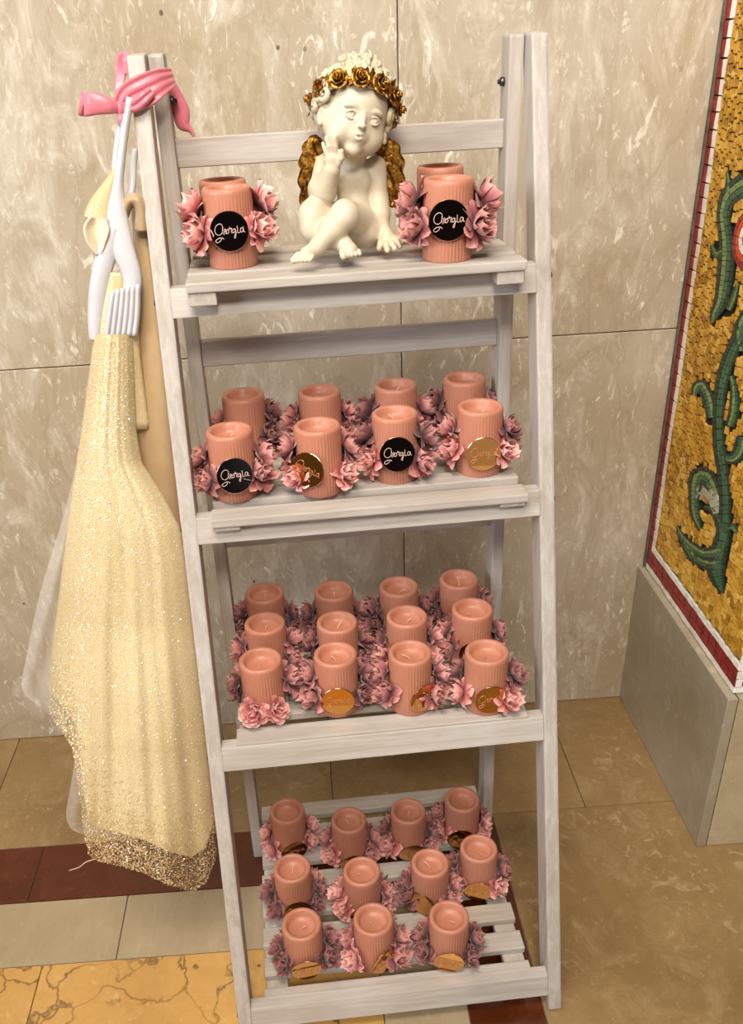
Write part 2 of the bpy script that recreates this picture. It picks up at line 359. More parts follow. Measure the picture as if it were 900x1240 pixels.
# front face: white corner column, red column, white base row
z = ZR0
while z < 1.42:
    tess_obj('white_tile', MX+.0008, MX+.0115, z+.0006, z+.0145, T_white, 'front')
    tess_obj('red_tile', MX+.013, MX+.032, z+.0003, z+.0149, T_red, 'front'); z += .0152
for i in range(8): tess_obj('white_tile', MX+.001+i*.02, MX+.0205+i*.02, ZW0, ZR0-.0006, T_white, 'front')

# vine strokes on the side face, points (u, v, half width px) on the mosaic plane
def V(u, v): P = atX(u, v, MX); return (P.y, P.z)
strokes = [
 # (kind, [(u,v,hw)])
 ('stem', [(899, 396, 7), (889, 420, 7), (880, 442, 7), (873, 470, 6.5), (870, 505, 6), (871, 540, 6), (875, 569, 6), (878, 600, 6), (878, 628, 6.5), (874, 655, 8), (867, 682, 10), (869, 702, 7), (875, 718, 1.5)]),
 ('leaf', [(862, 506, 5), (858, 484, 6), (851, 468, 6.5), (845, 468, 6), (841, 478, 2.5)]),
 ('leaf', [(875, 552, 4), (886, 556, 6), (895, 548, 7), (900, 530, 7)]),
 ('leaf', [(886, 455, 2.5), (890, 475, 4.5), (889, 500, 5.5), (884, 516, 5)]),
 ('leaf', [(874, 668, 8), (852, 671, 6.5), (836, 661, 5.5), (826, 650, 3.5), (820, 637, 1)]),
 ('leaf', [(868, 684, 8), (853, 682, 6), (838, 672, 5), (828, 657, 4)]),
 ('dark', [(873, 650, 3.5), (869, 630, 3.5), (862, 618, 3), (853, 614, 1.5)]),
 ('pale', [(868, 622, 3), (862, 600, 6), (851, 592, 5), (845, 604, 4)]),
 ('leaf', [(868, 600, 4), (856, 578, 9), (845, 578, 9), (841, 600, 6), (842, 622, 5), (848, 640, 2)]),
 ('leaf', [(880, 640, 3), (888, 638, 4), (892, 645, 2)]),
 ('leaf', [(905, 222, 13), (885, 236, 10), (876, 258, 7), (879, 285, 7), (880, 310, 8), (877, 340, 8), (873, 366, 7), (866, 380, 5), (863, 391, 2)]),
 ('leaf', [(876, 305, 5), (867, 308, 4), (862, 296, 1.5)]),
 ('leaf', [(882, 375, 4), (888, 362, 4), (893, 345, 2)]),
 ('leaf', [(880, 240, 3), (882, 222, 3), (881, 207, 1)]),
 ('leaf', [(908, 375, 6), (896, 400, 7), (900, 425, 6)]),
]
lanes = {'stem': [(-1, -.62, T_dark), (-.6, -.1, T_green), (-.08, .35, T_green), (.37, 1, T_dark)],
         'leaf': [(-1, -.55, T_dark), (-.53, .0, T_green), (.02, .5, T_lime), (.52, 1, T_dark)],
         'dark': [(-1, 0, T_dark), (.02, 1, T_green)],
         'pale': [(-1, -.4, T_pale), (-.38, .3, T_pale), (.32, 1, T_pale)]}
vine_mb = {}; occupied = []
for kind, pts in strokes:
    P = smooth_path([Vector((u, v, h*1.18)) for u, v, h in pts], 5)
    rows = []
    for i in range(len(P)):
        t = (P[min(i+1, len(P)-1)]-P[max(i-1, 0)]); t = Vector((t.x, t.y)).normalized(); nn = Vector((-t.y, t.x))
        rows.append((P[i], nn)); occupied.append((P[i].x, P[i].y, P[i].z*1.05+.6))
    for a, b, mat in lanes[kind]:
        i = 0
        while i < len(rows)-1:
            j = min(i+random.choice((1, 2)), len(rows)-1)
            q = []
            for (p, nn), s_ in ((rows[i], a), (rows[i], b), (rows[j], b), (rows[j], a)):
                q.append(V(p.x+nn.x*p.z*s_, p.y+nn.y*p.z*s_))
            cy = sum(x for x, y in q)/4; cz = sum(y for x, y in q)/4
            vs = [Vector((MX+.004, cy+(x-cy)*.98, cz+(y-cz)*.98)) for x, y in q]+[Vector((MX-.0004+random.uniform(-.0003, .0003), cy+(x-cy)*.92, cz+(y-cz)*.92)) for x, y in q]
            vine_mb.setdefault(mat.name, (mat, MB()))[1].add(vs, [(4, 5, 6, 7), (0, 1, 5, 4), (1, 2, 6, 5), (2, 3, 7, 6), (3, 0, 4, 7)])
            i = j
# round red flower head, only its left half in view
fc = V(903, 290)
for r0, r1, mat, nn in ((0, .010, T_orange, 5), (.0105, .0195, T_white, 9), (.020, .029, T_orange, 14), (.0295, .037, T_red, 18)):
    for k in range(nn):
        a0, a1 = 2*PI*k/nn, 2*PI*(k+.9)/nn
        q = [(fc[0]+r*math.cos(a), fc[1]+r*1.05*math.sin(a)) for r, a in ((r0, a0), (r1, a0), (r1, a1), (r0, a1))]
        vs = [Vector((MX+.004, x, y)) for x, y in q]+[Vector((MX-.0005, x, y)) for x, y in q]
        vine_mb.setdefault(mat.name, (mat, MB()))[1].add(vs, [(4, 5, 6, 7), (0, 1, 5, 4), (1, 2, 6, 5), (2, 3, 7, 6), (3, 0, 4, 7)])
nm = {'dark_green_smalti': 'vine_outline_tiles', 'green_smalti': 'vine_leaf_tiles', 'light_green_smalti': 'vine_highlight_tiles', 'pale_grey_green_smalti': 'vine_underleaf_tiles', 'orange_smalti': 'flower_tiles', 'white_smalti': 'flower_heart_tiles', 'red_smalti': 'flower_rim_tiles'}
for k, (mat, mb) in vine_mb.items():
    o = mb.build(nm[k], mat, pier, False); o['kind'] = 'stuff'; o['label'] = {'dark': 'dark green', 'gree': 'mid green', 'ligh': 'light green', 'pale': 'pale grey green', 'oran': 'orange', 'whit': 'white', 'red_': 'red'}[k[:4]]+' mosaic tesserae of the vine and its flower'
def proj(P):
    d = P-CAM; zz = d.dot(FWD); return PX+FPX*d.dot(RT)/zz, PY-FPX*d.dot(UP)/zz
gold = MB(); occ = np.array(occupied)
y = MY+.001; col = 0
while y < YW0-.004:
    wd = random.uniform(.0075, .0105); wd = min(wd, YW0-y)
    z = ZW1+.0008+random.uniform(0, .006)
    gold_first = True
    while z < 1.42:
        h = random.uniform(.011, .018)
        y0, y1 = y+.0010, y+wd-.0008
        u, v = proj(Vector((MX, (y0+y1)/2, z+h/2)))
        d = np.hypot(occ[:, 0]-u, occ[:, 1]-v)-occ[:, 2]
        dd = math.hypot((y0+y1)/2-fc[0], z+h/2-fc[1])
        if d.min() > 0.2 and dd > .038:
            a = .0018*math.sin(z*23+y*31)
            vs, fs = tess_geo(y0+a, y1+a, z+.0008, z+h-.0010, j=.0007); gold.add(vs, fs)
        z += h
    y += wd
tag(gold.build('gold_tiles', T_gold, pier, False), 'gold mosaic tesserae of the panel ground', kind='stuff')
# ------------------------------------------------------------------ ladder shelf (local frame turned 2.28 degrees)
PHI = math.radians(2.2791)
lad = empty('ladder_shelf', (0, 0, 0), PHI)
tag(lad, 'whitewashed wooden folding ladder shelf with four slatted tiers of candles', 'shelf')
ROT = Matrix.Rotation(PHI, 4, 'Z'); RINV = ROT.inverted()
LW, HL, YT = .0193, 1.2211, .3468
fy = lambda z: YT*z/HL
by = lambda z: .335+(.372-.335)*z/HL
def board(name, corners, x0, x1, mat, bev=.0018):
    """corners: (y,z) profile polygon, extruded from x0 to x1"""
    bm = bmesh.new(); a = [bm.verts.new((x0, y, z)) for y, z in corners]; b = [bm.verts.new((x1, y, z)) for y, z in corners]
    bm.faces.new(a); bm.faces.new(b[::-1]); n = len(corners)
    for i in range(n): bm.faces.new((a[i], b[i], b[(i+1) % n], a[(i+1) % n]))
    bmesh.ops.recalc_face_normals(bm, faces=bm.faces)
    bmesh.ops.bevel(bm, geom=list(bm.edges), offset=bev, segments=2, affect='EDGES', profile=.6)
    return bobj(name, bm, mat, lad)
for s in (-1, 1):
    xs = sorted((s*.2300, s*.2107))
    board('front_leg', [(fy(.003), .003), (fy(0)+.045, 0), (fy(HL)+.042, HL), (fy(HL)+.004, HL-.002)], xs[0], xs[1], WZ, .003)
    xs = sorted((s*.2098, s*.1925))
    board('back_leg', [(by(0), 0), (by(0)+.040, 0), (by(HL)+.038, HL-.001), (by(HL), HL-.002)], xs[0], xs[1], WZ, .003)
RAIL = (.9561, .7001, .4087, .0265); HR = .0316
ztop = []
for k, zb in enumerate(RAIL):
    z0, z1 = zb, zb+HR; d = .018
    ext = 0.0
    board('front_rail', [(fy(z0)+.001, z0), (fy(z0)+d, z0), (fy(z1)+d, z1), (fy(z1)+.001, z1)], -.2110, .2110, WX, .0012)
SLY = (.247, .190, .127, .017); NSL = (4, 5, 6, 8)
SZ = []
for k, zb in enumerate(RAIL):
    zt = {0: .9995, 1: .7365, 2: .4440, 3: .0560}[k]; th = .011; SZ.append(zt)
    for i in range(NSL[k]):
        y0 = SLY[k]+.050*i
        bobj('slat', box_bm(-.1915+random.uniform(-.001, .001), .1915+random.uniform(-.001, .001), y0, y0+.031, zt-th, zt, .0018, 2), WX, lad)
    for s in (-1, 1):
        a, b = sorted((s*.189, s*.158)); zf = zt-th-.0002
        ya = SLY[k]+(.003 if k < 3 else .004)
        if k == 3: zf = zt-.0112
        bobj('batten', box_bm(a, b, ya, SLY[k]+.05*(NSL[k]-1)+.03, max(zf-(.006 if k == 1 else .015), .02), zf, .001, 1), WY, lad)
for z0, z1 in ((1.102, 1.1335), (.865, .8985), (.600, .631), (.075, .10)):
    yb = by(z0)+.026
    if z0 < .2: continue
    bobj('back_rail', box_bm(-.1930, .1930, yb-.012, yb, z0, z1, .0012, 1), WX, lad)
bobj('back_rail', box_bm(-.1930, .1930, by(.03)+.008, by(.03)+.02, .012, .036, .0012, 1), WX, lad)
for s in (-1, 1):
    vs, fs = tube([(s*.1928, .390, 1.172), (s*.1880, .390, 1.172), (s*.1880, .390, 1.172), (s*.1850, .390, 1.172)], [.005, .005, .0028, .0026], 10)
    pyd('hinge_bolt', vs, fs, M_bolt, lad, True)
    for zb in RAIL:
        vs, fs = tube([(s*.2303, fy(zb+.016)+.010, zb+.016), (s*.2315, fy(zb+.016)+.010, zb+.016)], .0032, 8)
        pyd('screw', vs, fs, M_bolt, lad, True)
# ------------------------------------------------------------------ candles
CR, CH = .0284, .086
def candle_body():
    nseg = 176; nrib = 44; vs = []; fs = []
    prof = [(CR*.5, 0, 0), (CR-.0012, 0, 0), (CR, .0012, 1), (CR, CH*.3, 1), (CR, CH*.62, 1), (CR, CH-.018, .8), (CR, CH-.006, .25), (CR-.0004, CH-.0022, 0), (CR-.0022, CH, 0), (CR-.0056, CH-.0002, 0), (CR-.0075, CH-.0022, 0), (CR-.0085, CH-.008, 0), (CR-.011, CH-.0125, 0), (CR*.3, CH-.0135, 0), (0.0006, CH-.0132, 0)]
    for r, z, k in prof:
        for i in range(nseg):
            a = 2*PI*i/nseg; rr = r - k*.0009*(0.5-0.5*math.cos(nrib*a))
            vs.append((rr*math.cos(a), rr*math.sin(a), z))
    for j in range(len(prof)-1):
        for i in range(nseg): fs.append((j*nseg+i, j*nseg+(i+1) % nseg, (j+1)*nseg+(i+1) % nseg, (j+1)*nseg+i))
    fs.append(tuple(range(nseg-1, -1, -1)))
    me = bpy.data.meshes.new('wax_body'); me.from_pydata(vs, [], fs); me.materials.append(M_wax)
    for f in me.polygons: f.use_smooth = True
    return me
ME_body = candle_body()
def mesh_of(vs, fs, name, mat, smooth=True):
    me = bpy.data.meshes.new(name); me.from_pydata([tuple(v) for v in vs], [], fs); me.materials.append(mat)
    if smooth:
        for f in me.polygons: f.use_smooth = True
    return me
ME_wicks = []
for k in range(3):
    lean = (.002, .004, .007)[k]
    vs, fs = tube(smooth_path([(0, 0, CH-.0138), (lean*.3, 0, CH-.010), (lean, .001, CH-.0065), (lean*1.5, .0015, CH-.0055)], 3), .0006, 6)
    ME_wicks.append(mesh_of(vs, fs, 'wick', M_wick))
def flower_mesh(seed, mat):
    """paper carnation facing +Z, radius about 19 mm: notched, cupped petals in three layers"""
    rn = random.Random(seed); vs = []; fs = []; tips = []
    for layer, (npet, L, tilt, wd) in enumerate(((10, .0175, .22, .0052), (9, .0160, .60, .0046), (8, .0130, .95, .0040), (5, .0095, 1.3, .0034))):
        for p in range(npet):
            a = 2*PI*(p+rn.uniform(-.2, .2)+.5*layer)/npet; tl = tilt+rn.uniform(-.2, .25); l = L*rn.uniform(.85, 1.15); w_ = wd*rn.uniform(.85, 1.2)
            ca, sa = math.cos(a), math.sin(a); base = len(vs); tw = rn.uniform(-.5, .5)
            NU, NV = 4, 5
            for j in range(NV):
                t = j/(NV-1); tips += [t]*NU
                for i in range(NU):
                    s_ = i/(NU-1)*2-1
                    ww = w_*(.18+.95*math.sin(min(t*1.25, 1.0)*PI/2)**1.2)*(1 if t < .95 else .8)
                    notch = (-.0022 if i in (0, 3) else .0004)*rn.uniform(.5, 1.2) if j == NV-1 else 0
                    r = .0012+(l+notch)*t*math.cos(tl*(.5+.6*t)); zz = l*t*math.sin(tl*(.5+.6*t))+.0022*s_*s_*t*(1.5 if layer else 1)+.0012*math.sin(s_*7+a*3)*t+tw*.004*s_*t-.001*t*t*(6 if layer == 0 else -1)
                    x, yv = r, s_*ww
                    vs.append((x*ca-yv*sa, x*sa+yv*ca, zz))
            for j in range(NV-1):
                for i in range(NU-1): fs.append((base+j*NU+i, base+j*NU+i+1, base+(j+1)*NU+i+1, base+(j+1)*NU+i))
    me = mesh_of(vs, fs, 'flower', mat)
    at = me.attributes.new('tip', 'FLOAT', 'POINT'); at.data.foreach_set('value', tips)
    return me
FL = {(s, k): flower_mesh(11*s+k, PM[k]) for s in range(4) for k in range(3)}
# script for the discs, strokes in a 310-unit radius frame
S = [[(322, 372), (305, 330), (262, 318), (212, 352), (188, 410), (200, 465), (248, 490), (298, 462), (318, 405), (318, 372), (312, 440), (335, 490)],
     [(322, 560), (300, 535), (240, 538), (192, 565), (188, 595), (222, 604), (262, 580), (285, 545)],
     [(340, 450), (362, 430), (362, 402), (346, 405), (342, 445), (358, 472), (376, 462)],
     [(392, 410), (374, 430), (380, 468), (404, 466), (412, 430), (396, 410), (430, 400)],
     [(430, 372), (436, 410), (446, 396), (464, 400), (452, 440), (458, 466), (474, 462)],
     [(518, 408), (488, 410), (474, 440), (490, 466), (514, 440), (520, 408), (522, 480), (512, 540), (496, 548), (494, 520), (520, 480), (545, 455)],
     [(556, 360), (556, 410), (556, 455), (572, 472), (592, 455)],
     [(648, 402), (618, 398), (600, 430), (612, 464), (638, 450), (650, 402), (654, 455), (676, 462)]]
DR = .0218
def lettering():
    mb = MB()
    for st in S:
        pts = smooth_path([((x-420)/310*DR*.98, (440-y)/310*DR*.98, .00015) for x, y in st], 4)
        vs, fs = tube([(x, yy, zz) for x, yy, zz in pts], .00038, 5); mb.add(vs, fs)
    return mb
_l = lettering(); ME_let = mesh_of(_l.v, _l.f, 'lettering', M_script); ME_letg = mesh_of(_l.v, _l.f, 'lettering', M_scriptg)
def disc_mesh(mat):
    n = 56; prof = [(0, -.0016), (DR-.0003, -.0016), (DR, -.0012), (DR, -.0004), (DR-.0005, 0), (0, 0)]; vs = []; fs = []; mi = []
    for r, z in prof[1:-1]:
        for i in range(n): vs.append((r*math.cos(2*PI*i/n), r*math.sin(2*PI*i/n), z))
    for j in range(3):
        for i in range(n): fs.append((j*n+i, j*n+(i+1) % n, (j+1)*n+(i+1) % n, (j+1)*n+i)); mi.append(1)
    fs.append(tuple(3*n+i for i in range(n))); mi.append(0); fs.append(tuple(n-1-i for i in range(n))); mi.append(1)
    me = bpy.data.meshes.new('name_disc'); me.from_pydata(vs, [], fs); me.materials.append(mat); me.materials.append(M_rim)
    me.polygons.foreach_set('material_index', mi); me.update(); return me
ME_dg, ME_db = disc_mesh(M_disc), disc_mesh(M_darkrefl)
def part(name, me, parent, loc=(0, 0, 0), rot=None, scale=None):
    o = bpy.data.objects.new(name, me); C.objects.link(o); o.parent = parent; o.location = loc
    if rot is not None: o.rotation_mode = 'QUATERNION'; o.rotation_quaternion = rot
    if scale: o.scale = (scale,)*3
    return o
# rows: shelf, (u, v of the top rim's centre), tag (colour, dx deg, z, tilt deg, roll deg) or None, flower tone, lit to shaded, left/right
rim = {0: [(274, 226), (543, 215), (269.5, 214), (531, 199)],
 1: [(277, 520), (384, 514), (478, 499), (582, 491), (294, 477), (386.5, 473), (479, 465), (563, 457)],
 2: [(315, 798), (406, 791), (496.7, 789), (589.7, 788), (320.5, 753.5), (408, 752), (492.6, 745), (572, 736), (320, 717), (404, 714), (483, 709), (556, 700)],
 3: [(365, 1118), (452, 1112), (544, 1109), (353.5, 1050), (438, 1054), (521, 1044), (580, 1026), (347.5, 981), (422.5, 992), (494.5, 981), (560, 967)]}
# tag: (kind, azimuth from the front, height, tilt up, in-plane roll)
tags = {(0, 0): ('b', -2, .043, 4, 0), (0, 1): ('b', -4, .046, 2, 0), (0, 2): None, (0, 3): None,
 (1, 0): ('b', 3, .040, 12, 0), (1, 1): ('g', -28, .040, 8, -20), (1, 2): ('b', 0, .044, 10, 0), (1, 3): ('g', 4, .034, 2, 0), (1, 4): None, (1, 5): None, (1, 6): None, (1, 7): None,
 (2, 0): None, (2, 1): ('g', -2, .030, 0, 0), (2, 2): ('g', 30, .030, -4, 25), (2, 3): ('g', 8, .029, 0, 0), (2, 4): None, (2, 5): ('g', 0, .024, 0, 0), (2, 6): None, (2, 7): ('g', 2, .030, -6, 0), (2, 8): None, (2, 9): None, (2, 10): None, (2, 11): None,
 (3, 0): ('g', 2, .025, -4, 0), (3, 1): ('g', 27, .026, -2, 20), (3, 2): ('g', -4, .025, -2, 0), (3, 3): ('g', 4, .025, -4, 0), (3, 4): ('g', 0, .024, -8, 0), (3, 5): ('g', -28, .025, 0, -25), (3, 6): ('g', -4, .024, -4, 0),
 (3, 7): ('g', 10, .026, -8, 0), (3, 8): ('g', 4, .025, -14, 0), (3, 9): ('g', 6, .025, -12, 0), (3, 10): ('g', -4, .024, 2, 0)}
tone = {(0, 0): (0, 0), (0, 1): (1, 1), (1, 0): (1, 1), (1, 1): (0, 0), (1, 2): (0, 1), (1, 3): (0, 0), (2, 0): (0, 0), (2, 1): (1, 2), (2, 2): (1, 1), (2, 3): (0, 0), (2, 6): (0, 0), (3, 1): (0, 1), (3, 7): (0, 0), (3, 6): (1, 0), (3, 4): (0, 1), (3, 8): (0, 1), (3, 9): (0, 1), (3, 10): (0, 0)}
shelfname = ['top', 'second', 'third', 'bottom']
lay = {0: [('front', ['front left', 'front right']), ('back', ['back left', 'back right'])],
       1: [('front', 4), ('back', 4)], 2: [('front', 4), ('middle', 4), ('back', 4)], 3: [('front', 3), ('middle', 4), ('back', 4)]}
lab0 = ['ribbed pink candle with black name disc left of the ivory cherub', 'ribbed pink candle with black name disc right of the ivory cherub',
        'pink candle peeping out behind the black-disc candle left of the cherub', 'pink candle peeping out behind the black-disc candle right of the cherub']
ordn = ['leftmost', 'second from left', 'third from left', 'rightmost']
def candle_label(k, i):
    if k == 0: return lab0[i]
    row, idx, cnt = ('front', i, 4)
    if k == 3:
        row, idx, cnt = ('front', i, 3) if i < 3 else (('middle', i-3, 4) if i < 7 else ('back', i-7, 4))
    else:
        row, idx = (('front', i), ('middle', i-4), ('back', i-8))[i//4] if k == 2 else (('front', i), ('back', i-4))[i//4]
    o_ = ordn[idx] if cnt == 4 else ['leftmost', 'middle one', 'rightmost'][idx]
    t = tags.get((k, i))
    look = 'black name disc' if t and t[0] == 'b' else ('tilted gold disc' if t and abs(t[1]) > 20 else ('gold disc' if t else 'pink flowers'))
    if (k, i) == (2, 0): look = 'a bright pink bloom in front'
    return f'pink candle with {look}, {o_} in {row} row of {shelfname[k]} shelf'
view_dir = lambda P: math.atan2(CAM.x-P.x, -(CAM.y-P.y))   # bearing towards the viewer, from -Y
allc = []
for k in range(4):
    for i, (u, v) in enumerate(rim[k]):
        P = atZ(u, v, SZ[k]+CH); L_ = RINV @ Vector((P.x, P.y, 0))
        if k == 0: L_.y = min(L_.y, .398) if i >= 2 else min(L_.y, .335)
        Q = ROT @ Vector((L_.x, L_.y, 0)); allc.append([k, i, Q.x, Q.y])
# keep neighbours from touching
for _ in range(40):
    for a in allc:
        for b in allc:
            if a is b or a[0] != b[0]: continue
            dx, dy = a[2]-b[2], a[3]-b[3]; d = math.hypot(dx, dy)
            if d < 2*CR+.0008:
                m_ = (2*CR+.0008-d)/2/d; a[2] += dx*m_; a[3] += dy*m_; b[2] -= dx*m_; b[3] -= dy*m_
for k, i, x, y in allc:
    rn = random.Random(100*k+i)
    r = empty('decorated_candle', (x, y, SZ[k]+.0002), PHI)
    L_loc = RINV @ Vector((x, y, 0))
    tag(r, candle_label(k, i), 'candle', f'pink candles on the {shelfname[k]} shelf')
    part('wax_body', ME_body, r, rot=Matrix.Rotation(rn.uniform(0, 6), 4, 'Z').to_quaternion())
    part('wick', ME_wicks[rn.randrange(3)], r, rot=Matrix.Rotation(rn.uniform(0, 6), 4, 'Z').to_quaternion())
    t = tags.get((k, i)); va = view_dir(Vector((x, y, 0)))-PHI
    def orient(az, tilt, roll=0):   # +Z of the part looks outwards at azimuth az (0 = -Y), +Y up
        fwd = Vector((math.sin(az)*math.cos(tilt), -math.cos(az)*math.cos(tilt), math.sin(tilt)))
        rt = Vector((math.cos(az), math.sin(az), 0)); up = fwd.cross(rt)
        R = Matrix((rt, up, fwd)).transposed().to_4x4() @ Matrix.Rotation(roll, 4, 'Z'); return R.to_quaternion(), fwd
    if t:
        az = math.radians(t[1])+va*.5; q, f = orient(az, math.radians(t[3]), math.radians(t[4]))
        rad = CR+.0022+abs(math.sin(math.radians(t[3])))*DR
        d = part('name_disc', ME_db if t[0] == 'b' else ME_dg, r, (math.sin(az)*rad, -math.cos(az)*rad, t[2]), q)
        tag(d, 'glossy black disc with pale rose script' if t[0] == 'b' else 'mirror gold disc with script')
        part('lettering', ME_let if t[0] == 'b' else ME_letg, d)
    tl = tone.get((k, i), (rn.choice((1, 2)), rn.choice((1, 2))))
    hz = {0: (.036, .062), 1: (.028, .050), 2: (.026, .044), 3: (.022, .034)}[k]
    spots = []
    for s, tn in ((-1, tl[0]), (1, tl[1])):
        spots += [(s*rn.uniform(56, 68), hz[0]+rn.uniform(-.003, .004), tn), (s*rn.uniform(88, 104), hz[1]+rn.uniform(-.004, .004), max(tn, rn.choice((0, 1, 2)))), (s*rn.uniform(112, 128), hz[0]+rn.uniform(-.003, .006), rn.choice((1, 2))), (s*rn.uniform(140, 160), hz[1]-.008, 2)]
    if (k, i) == (2, 0): spots = [(-26, .024, 0), (24, .024, 0)]+spots[1:4]+spots[5:]
    if k == 0 and i >= 2: spots = []
    for az, h, tn in spots:
        az_ = math.radians(az)+va; q, f = orient(az_, math.radians(rn.uniform(5, 35)), rn.uniform(0, 6))
        sc_ = rn.uniform(.95, 1.2)*(1.22 if k == 0 else 1.12)
        off = CR+(.006 if k == 0 else .003); X, Y = math.sin(az_)*off, -math.cos(az_)*off
        lx = L_loc.x+X; ly = L_loc.y+Y; lim = .180 if ly > .322 else .196
        if abs(lx) > lim: X -= (abs(lx)-lim)*(1 if lx > 0 else -1)
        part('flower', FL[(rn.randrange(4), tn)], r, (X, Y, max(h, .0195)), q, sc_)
#@@CHERUB
# ------------------------------------------------------------------ cherub figurine (one blended surface from a distance field)
def surface_nets(F, org, h):
    nx, ny, nz = F.shape; ins = F < 0
    cs = np.zeros((nx-1, ny-1, nz-1)); P = np.zeros((nx-1, ny-1, nz-1, 3)); cnt = np.zeros((nx-1, ny-1, nz-1))
    c = [(i, j, k) for i in (0, 1) for j in (0, 1) for k in (0, 1)]
    sl = lambda i, j, k: (slice(i, nx-1+i), slice(j, ny-1+j), slice(k, nz-1+k))
    for a in range(8):
        for b in range(a+1, 8):
            ca, cb = c[a], c[b]
            if sum(abs(p-q) for p, q in zip(ca, cb)) != 1: continue
            fa, fb = F[sl(*ca)], F[sl(*cb)]; m = (fa < 0) != (fb < 0)
            t = np.where(m, fa/np.where(m, fa-fb, 1), 0)
            for d in range(3): P[..., d] += np.where(m, ca[d]+t*(cb[d]-ca[d]), 0)
            cnt += m
    act = cnt > 0; idx = -np.ones(act.shape, int); idx[act] = np.arange(act.sum())
    ii = np.argwhere(act); V_ = (P[act]/cnt[act][:, None]+ii)*h+np.array(org)
    quads = []
    for ax in range(3):
        o1, o2 = [(1, 2), (2, 0), (0, 1)][ax]
        A = ins[:-1] if ax == 0 else (ins[:, :-1] if ax == 1 else ins[:, :, :-1])
        B = ins[1:] if ax == 0 else (ins[:, 1:] if ax == 1 else ins[:, :, 1:])
        E_ = np.argwhere(A != B); s_ = A[tuple(E_.T)]
        ok = (E_[:, o1] > 0) & (E_[:, o2] > 0) & (E_[:, o1] < F.shape[o1]-1) & (E_[:, o2] < F.shape[o2]-1); E_ = E_[ok]; s_ = s_[ok]
        e1 = np.zeros(3, int); e1[o1] = 1; e2 = np.zeros(3, int); e2[o2] = 1
        q = np.stack([idx[tuple((E_-e1-e2).T)], idx[tuple((E_-e2).T)], idx[tuple(E_.T)], idx[tuple((E_-e1).T)]], 1)
        q[~s_] = q[~s_][:, ::-1]; quads.append(q)
    return V_, np.concatenate(quads)
class SDF:
    def __init__(s, lo, hi, h):
        s.lo = np.array(lo); s.h = h; n = np.ceil((np.array(hi)-s.lo)/h).astype(int)+1
        s.F = np.full(n, .05, np.float32); s.ax = [s.lo[i]+h*np.arange(n[i]) for i in range(3)]
    def reg(s, c, r):
        sl = []
        for i in range(3):
            a = max(0, int((c[i]-r-s.lo[i])/s.h)); b = min(s.F.shape[i], int((c[i]+r-s.lo[i])/s.h)+2)
            if b <= a: return None, None
            sl.append(slice(a, b))
        X, Y, Z = np.meshgrid(*[s.ax[i][sl[i]] for i in range(3)], indexing='ij', sparse=True)
        return tuple(sl), (X, Y, Z)
    def put(s, sl, d, k, sub=False):
        F = s.F[sl]
        if sub:
            d = -d; hh = np.clip(.5-.5*(d-F)/k*1.0, 0, 1)
            s.F[sl] = np.maximum(F, d)+np.maximum(k-np.abs(F-d), 0)**2/(4*k)
        else:
            s.F[sl] = np.minimum(F, d)-np.maximum(k-np.abs(F-d), 0)**2/(4*k)
    def cap(s, a, b, ra, rb, k=.004, sub=False):
        a = np.array(a, float); b = np.array(b, float); c = (a+b)/2; R = np.linalg.norm(a-b)/2+max(ra, rb)+k+.004
        sl, G3 = s.reg(c, R)
        if sl is None: return
        X, Y, Z = G3; d = b-a; L2 = max(float(d@d), 1e-12)
        t = np.clip(((X-a[0])*d[0]+(Y-a[1])*d[1]+(Z-a[2])*d[2])/L2, 0, 1)
        D = np.sqrt((X-a[0]-t*d[0])**2+(Y-a[1]-t*d[1])**2+(Z-a[2]-t*d[2])**2)-(ra+(rb-ra)*t)
        s.put(sl, D, k, sub)
    def ell(s, c, r, R=None, k=.004, sub=False):
        c = np.array(c, float); r = np.array(r, float); sl, G3 = s.reg(c, r.max()+k+.004)
        if sl is None: return
        X, Y, Z = [g_-c[i] for i, g_ in enumerate(G3)]
        if R is not None:
            R = np.array(R); X, Y, Z = [R[0][i]*X+R[1][i]*Y+R[2][i]*Z for i in range(3)]
        q = np.sqrt((X/r[0])**2+(Y/r[1])**2+(Z/r[2])**2); q2 = np.sqrt((X/r[0]**2)**2+(Y/r[1]**2)**2+(Z/r[2]**2)**2)+1e-9
        s.put(sl, q*(q-1)/q2, k, sub)
    def chain(s, pts, rs, k=.004):
        for i in range(len(pts)-1): s.cap(pts[i], pts[i+1], rs[i], rs[i+1], k)
CB = Vector((-.002, .330, SZ[0]+.0003))
def Zc(x, yy, Y): P = atY(340+x/4.43, 50+yy/4.43, Y); return np.array(P-CB)
cher = empty('cherub_figurine', CB)
tag(cher, 'ivory cherub figurine with golden wings and rose crown, hand on cheek', 'figurine')
sd = SDF((-.085, -.085, -.004), (.075, .060, .228), .0008)
# torso
K = .006
sd.ell(Zc(395, 985, .342), (.027, .023, .020), k=.001)
sd.ell(Zc(395, 900, .336), (.0215, .0185, .020), k=K)
sd.ell(Zc(392, 770, .340), (.0225, .0155, .020), k=.008)
sd.ell(Zc(385, 690, .343), (.0235, .0125, .013), k=.008)
sd.cap(Zc(395, 680, .340), Zc(400, 590, .334), .0125, .013, k=.005)
sd.ell(Zc(350, 745, .331), (.009, .006, .008), k=.008); sd.ell(Zc(437, 745, .331), (.009, .006, .008), k=.008)
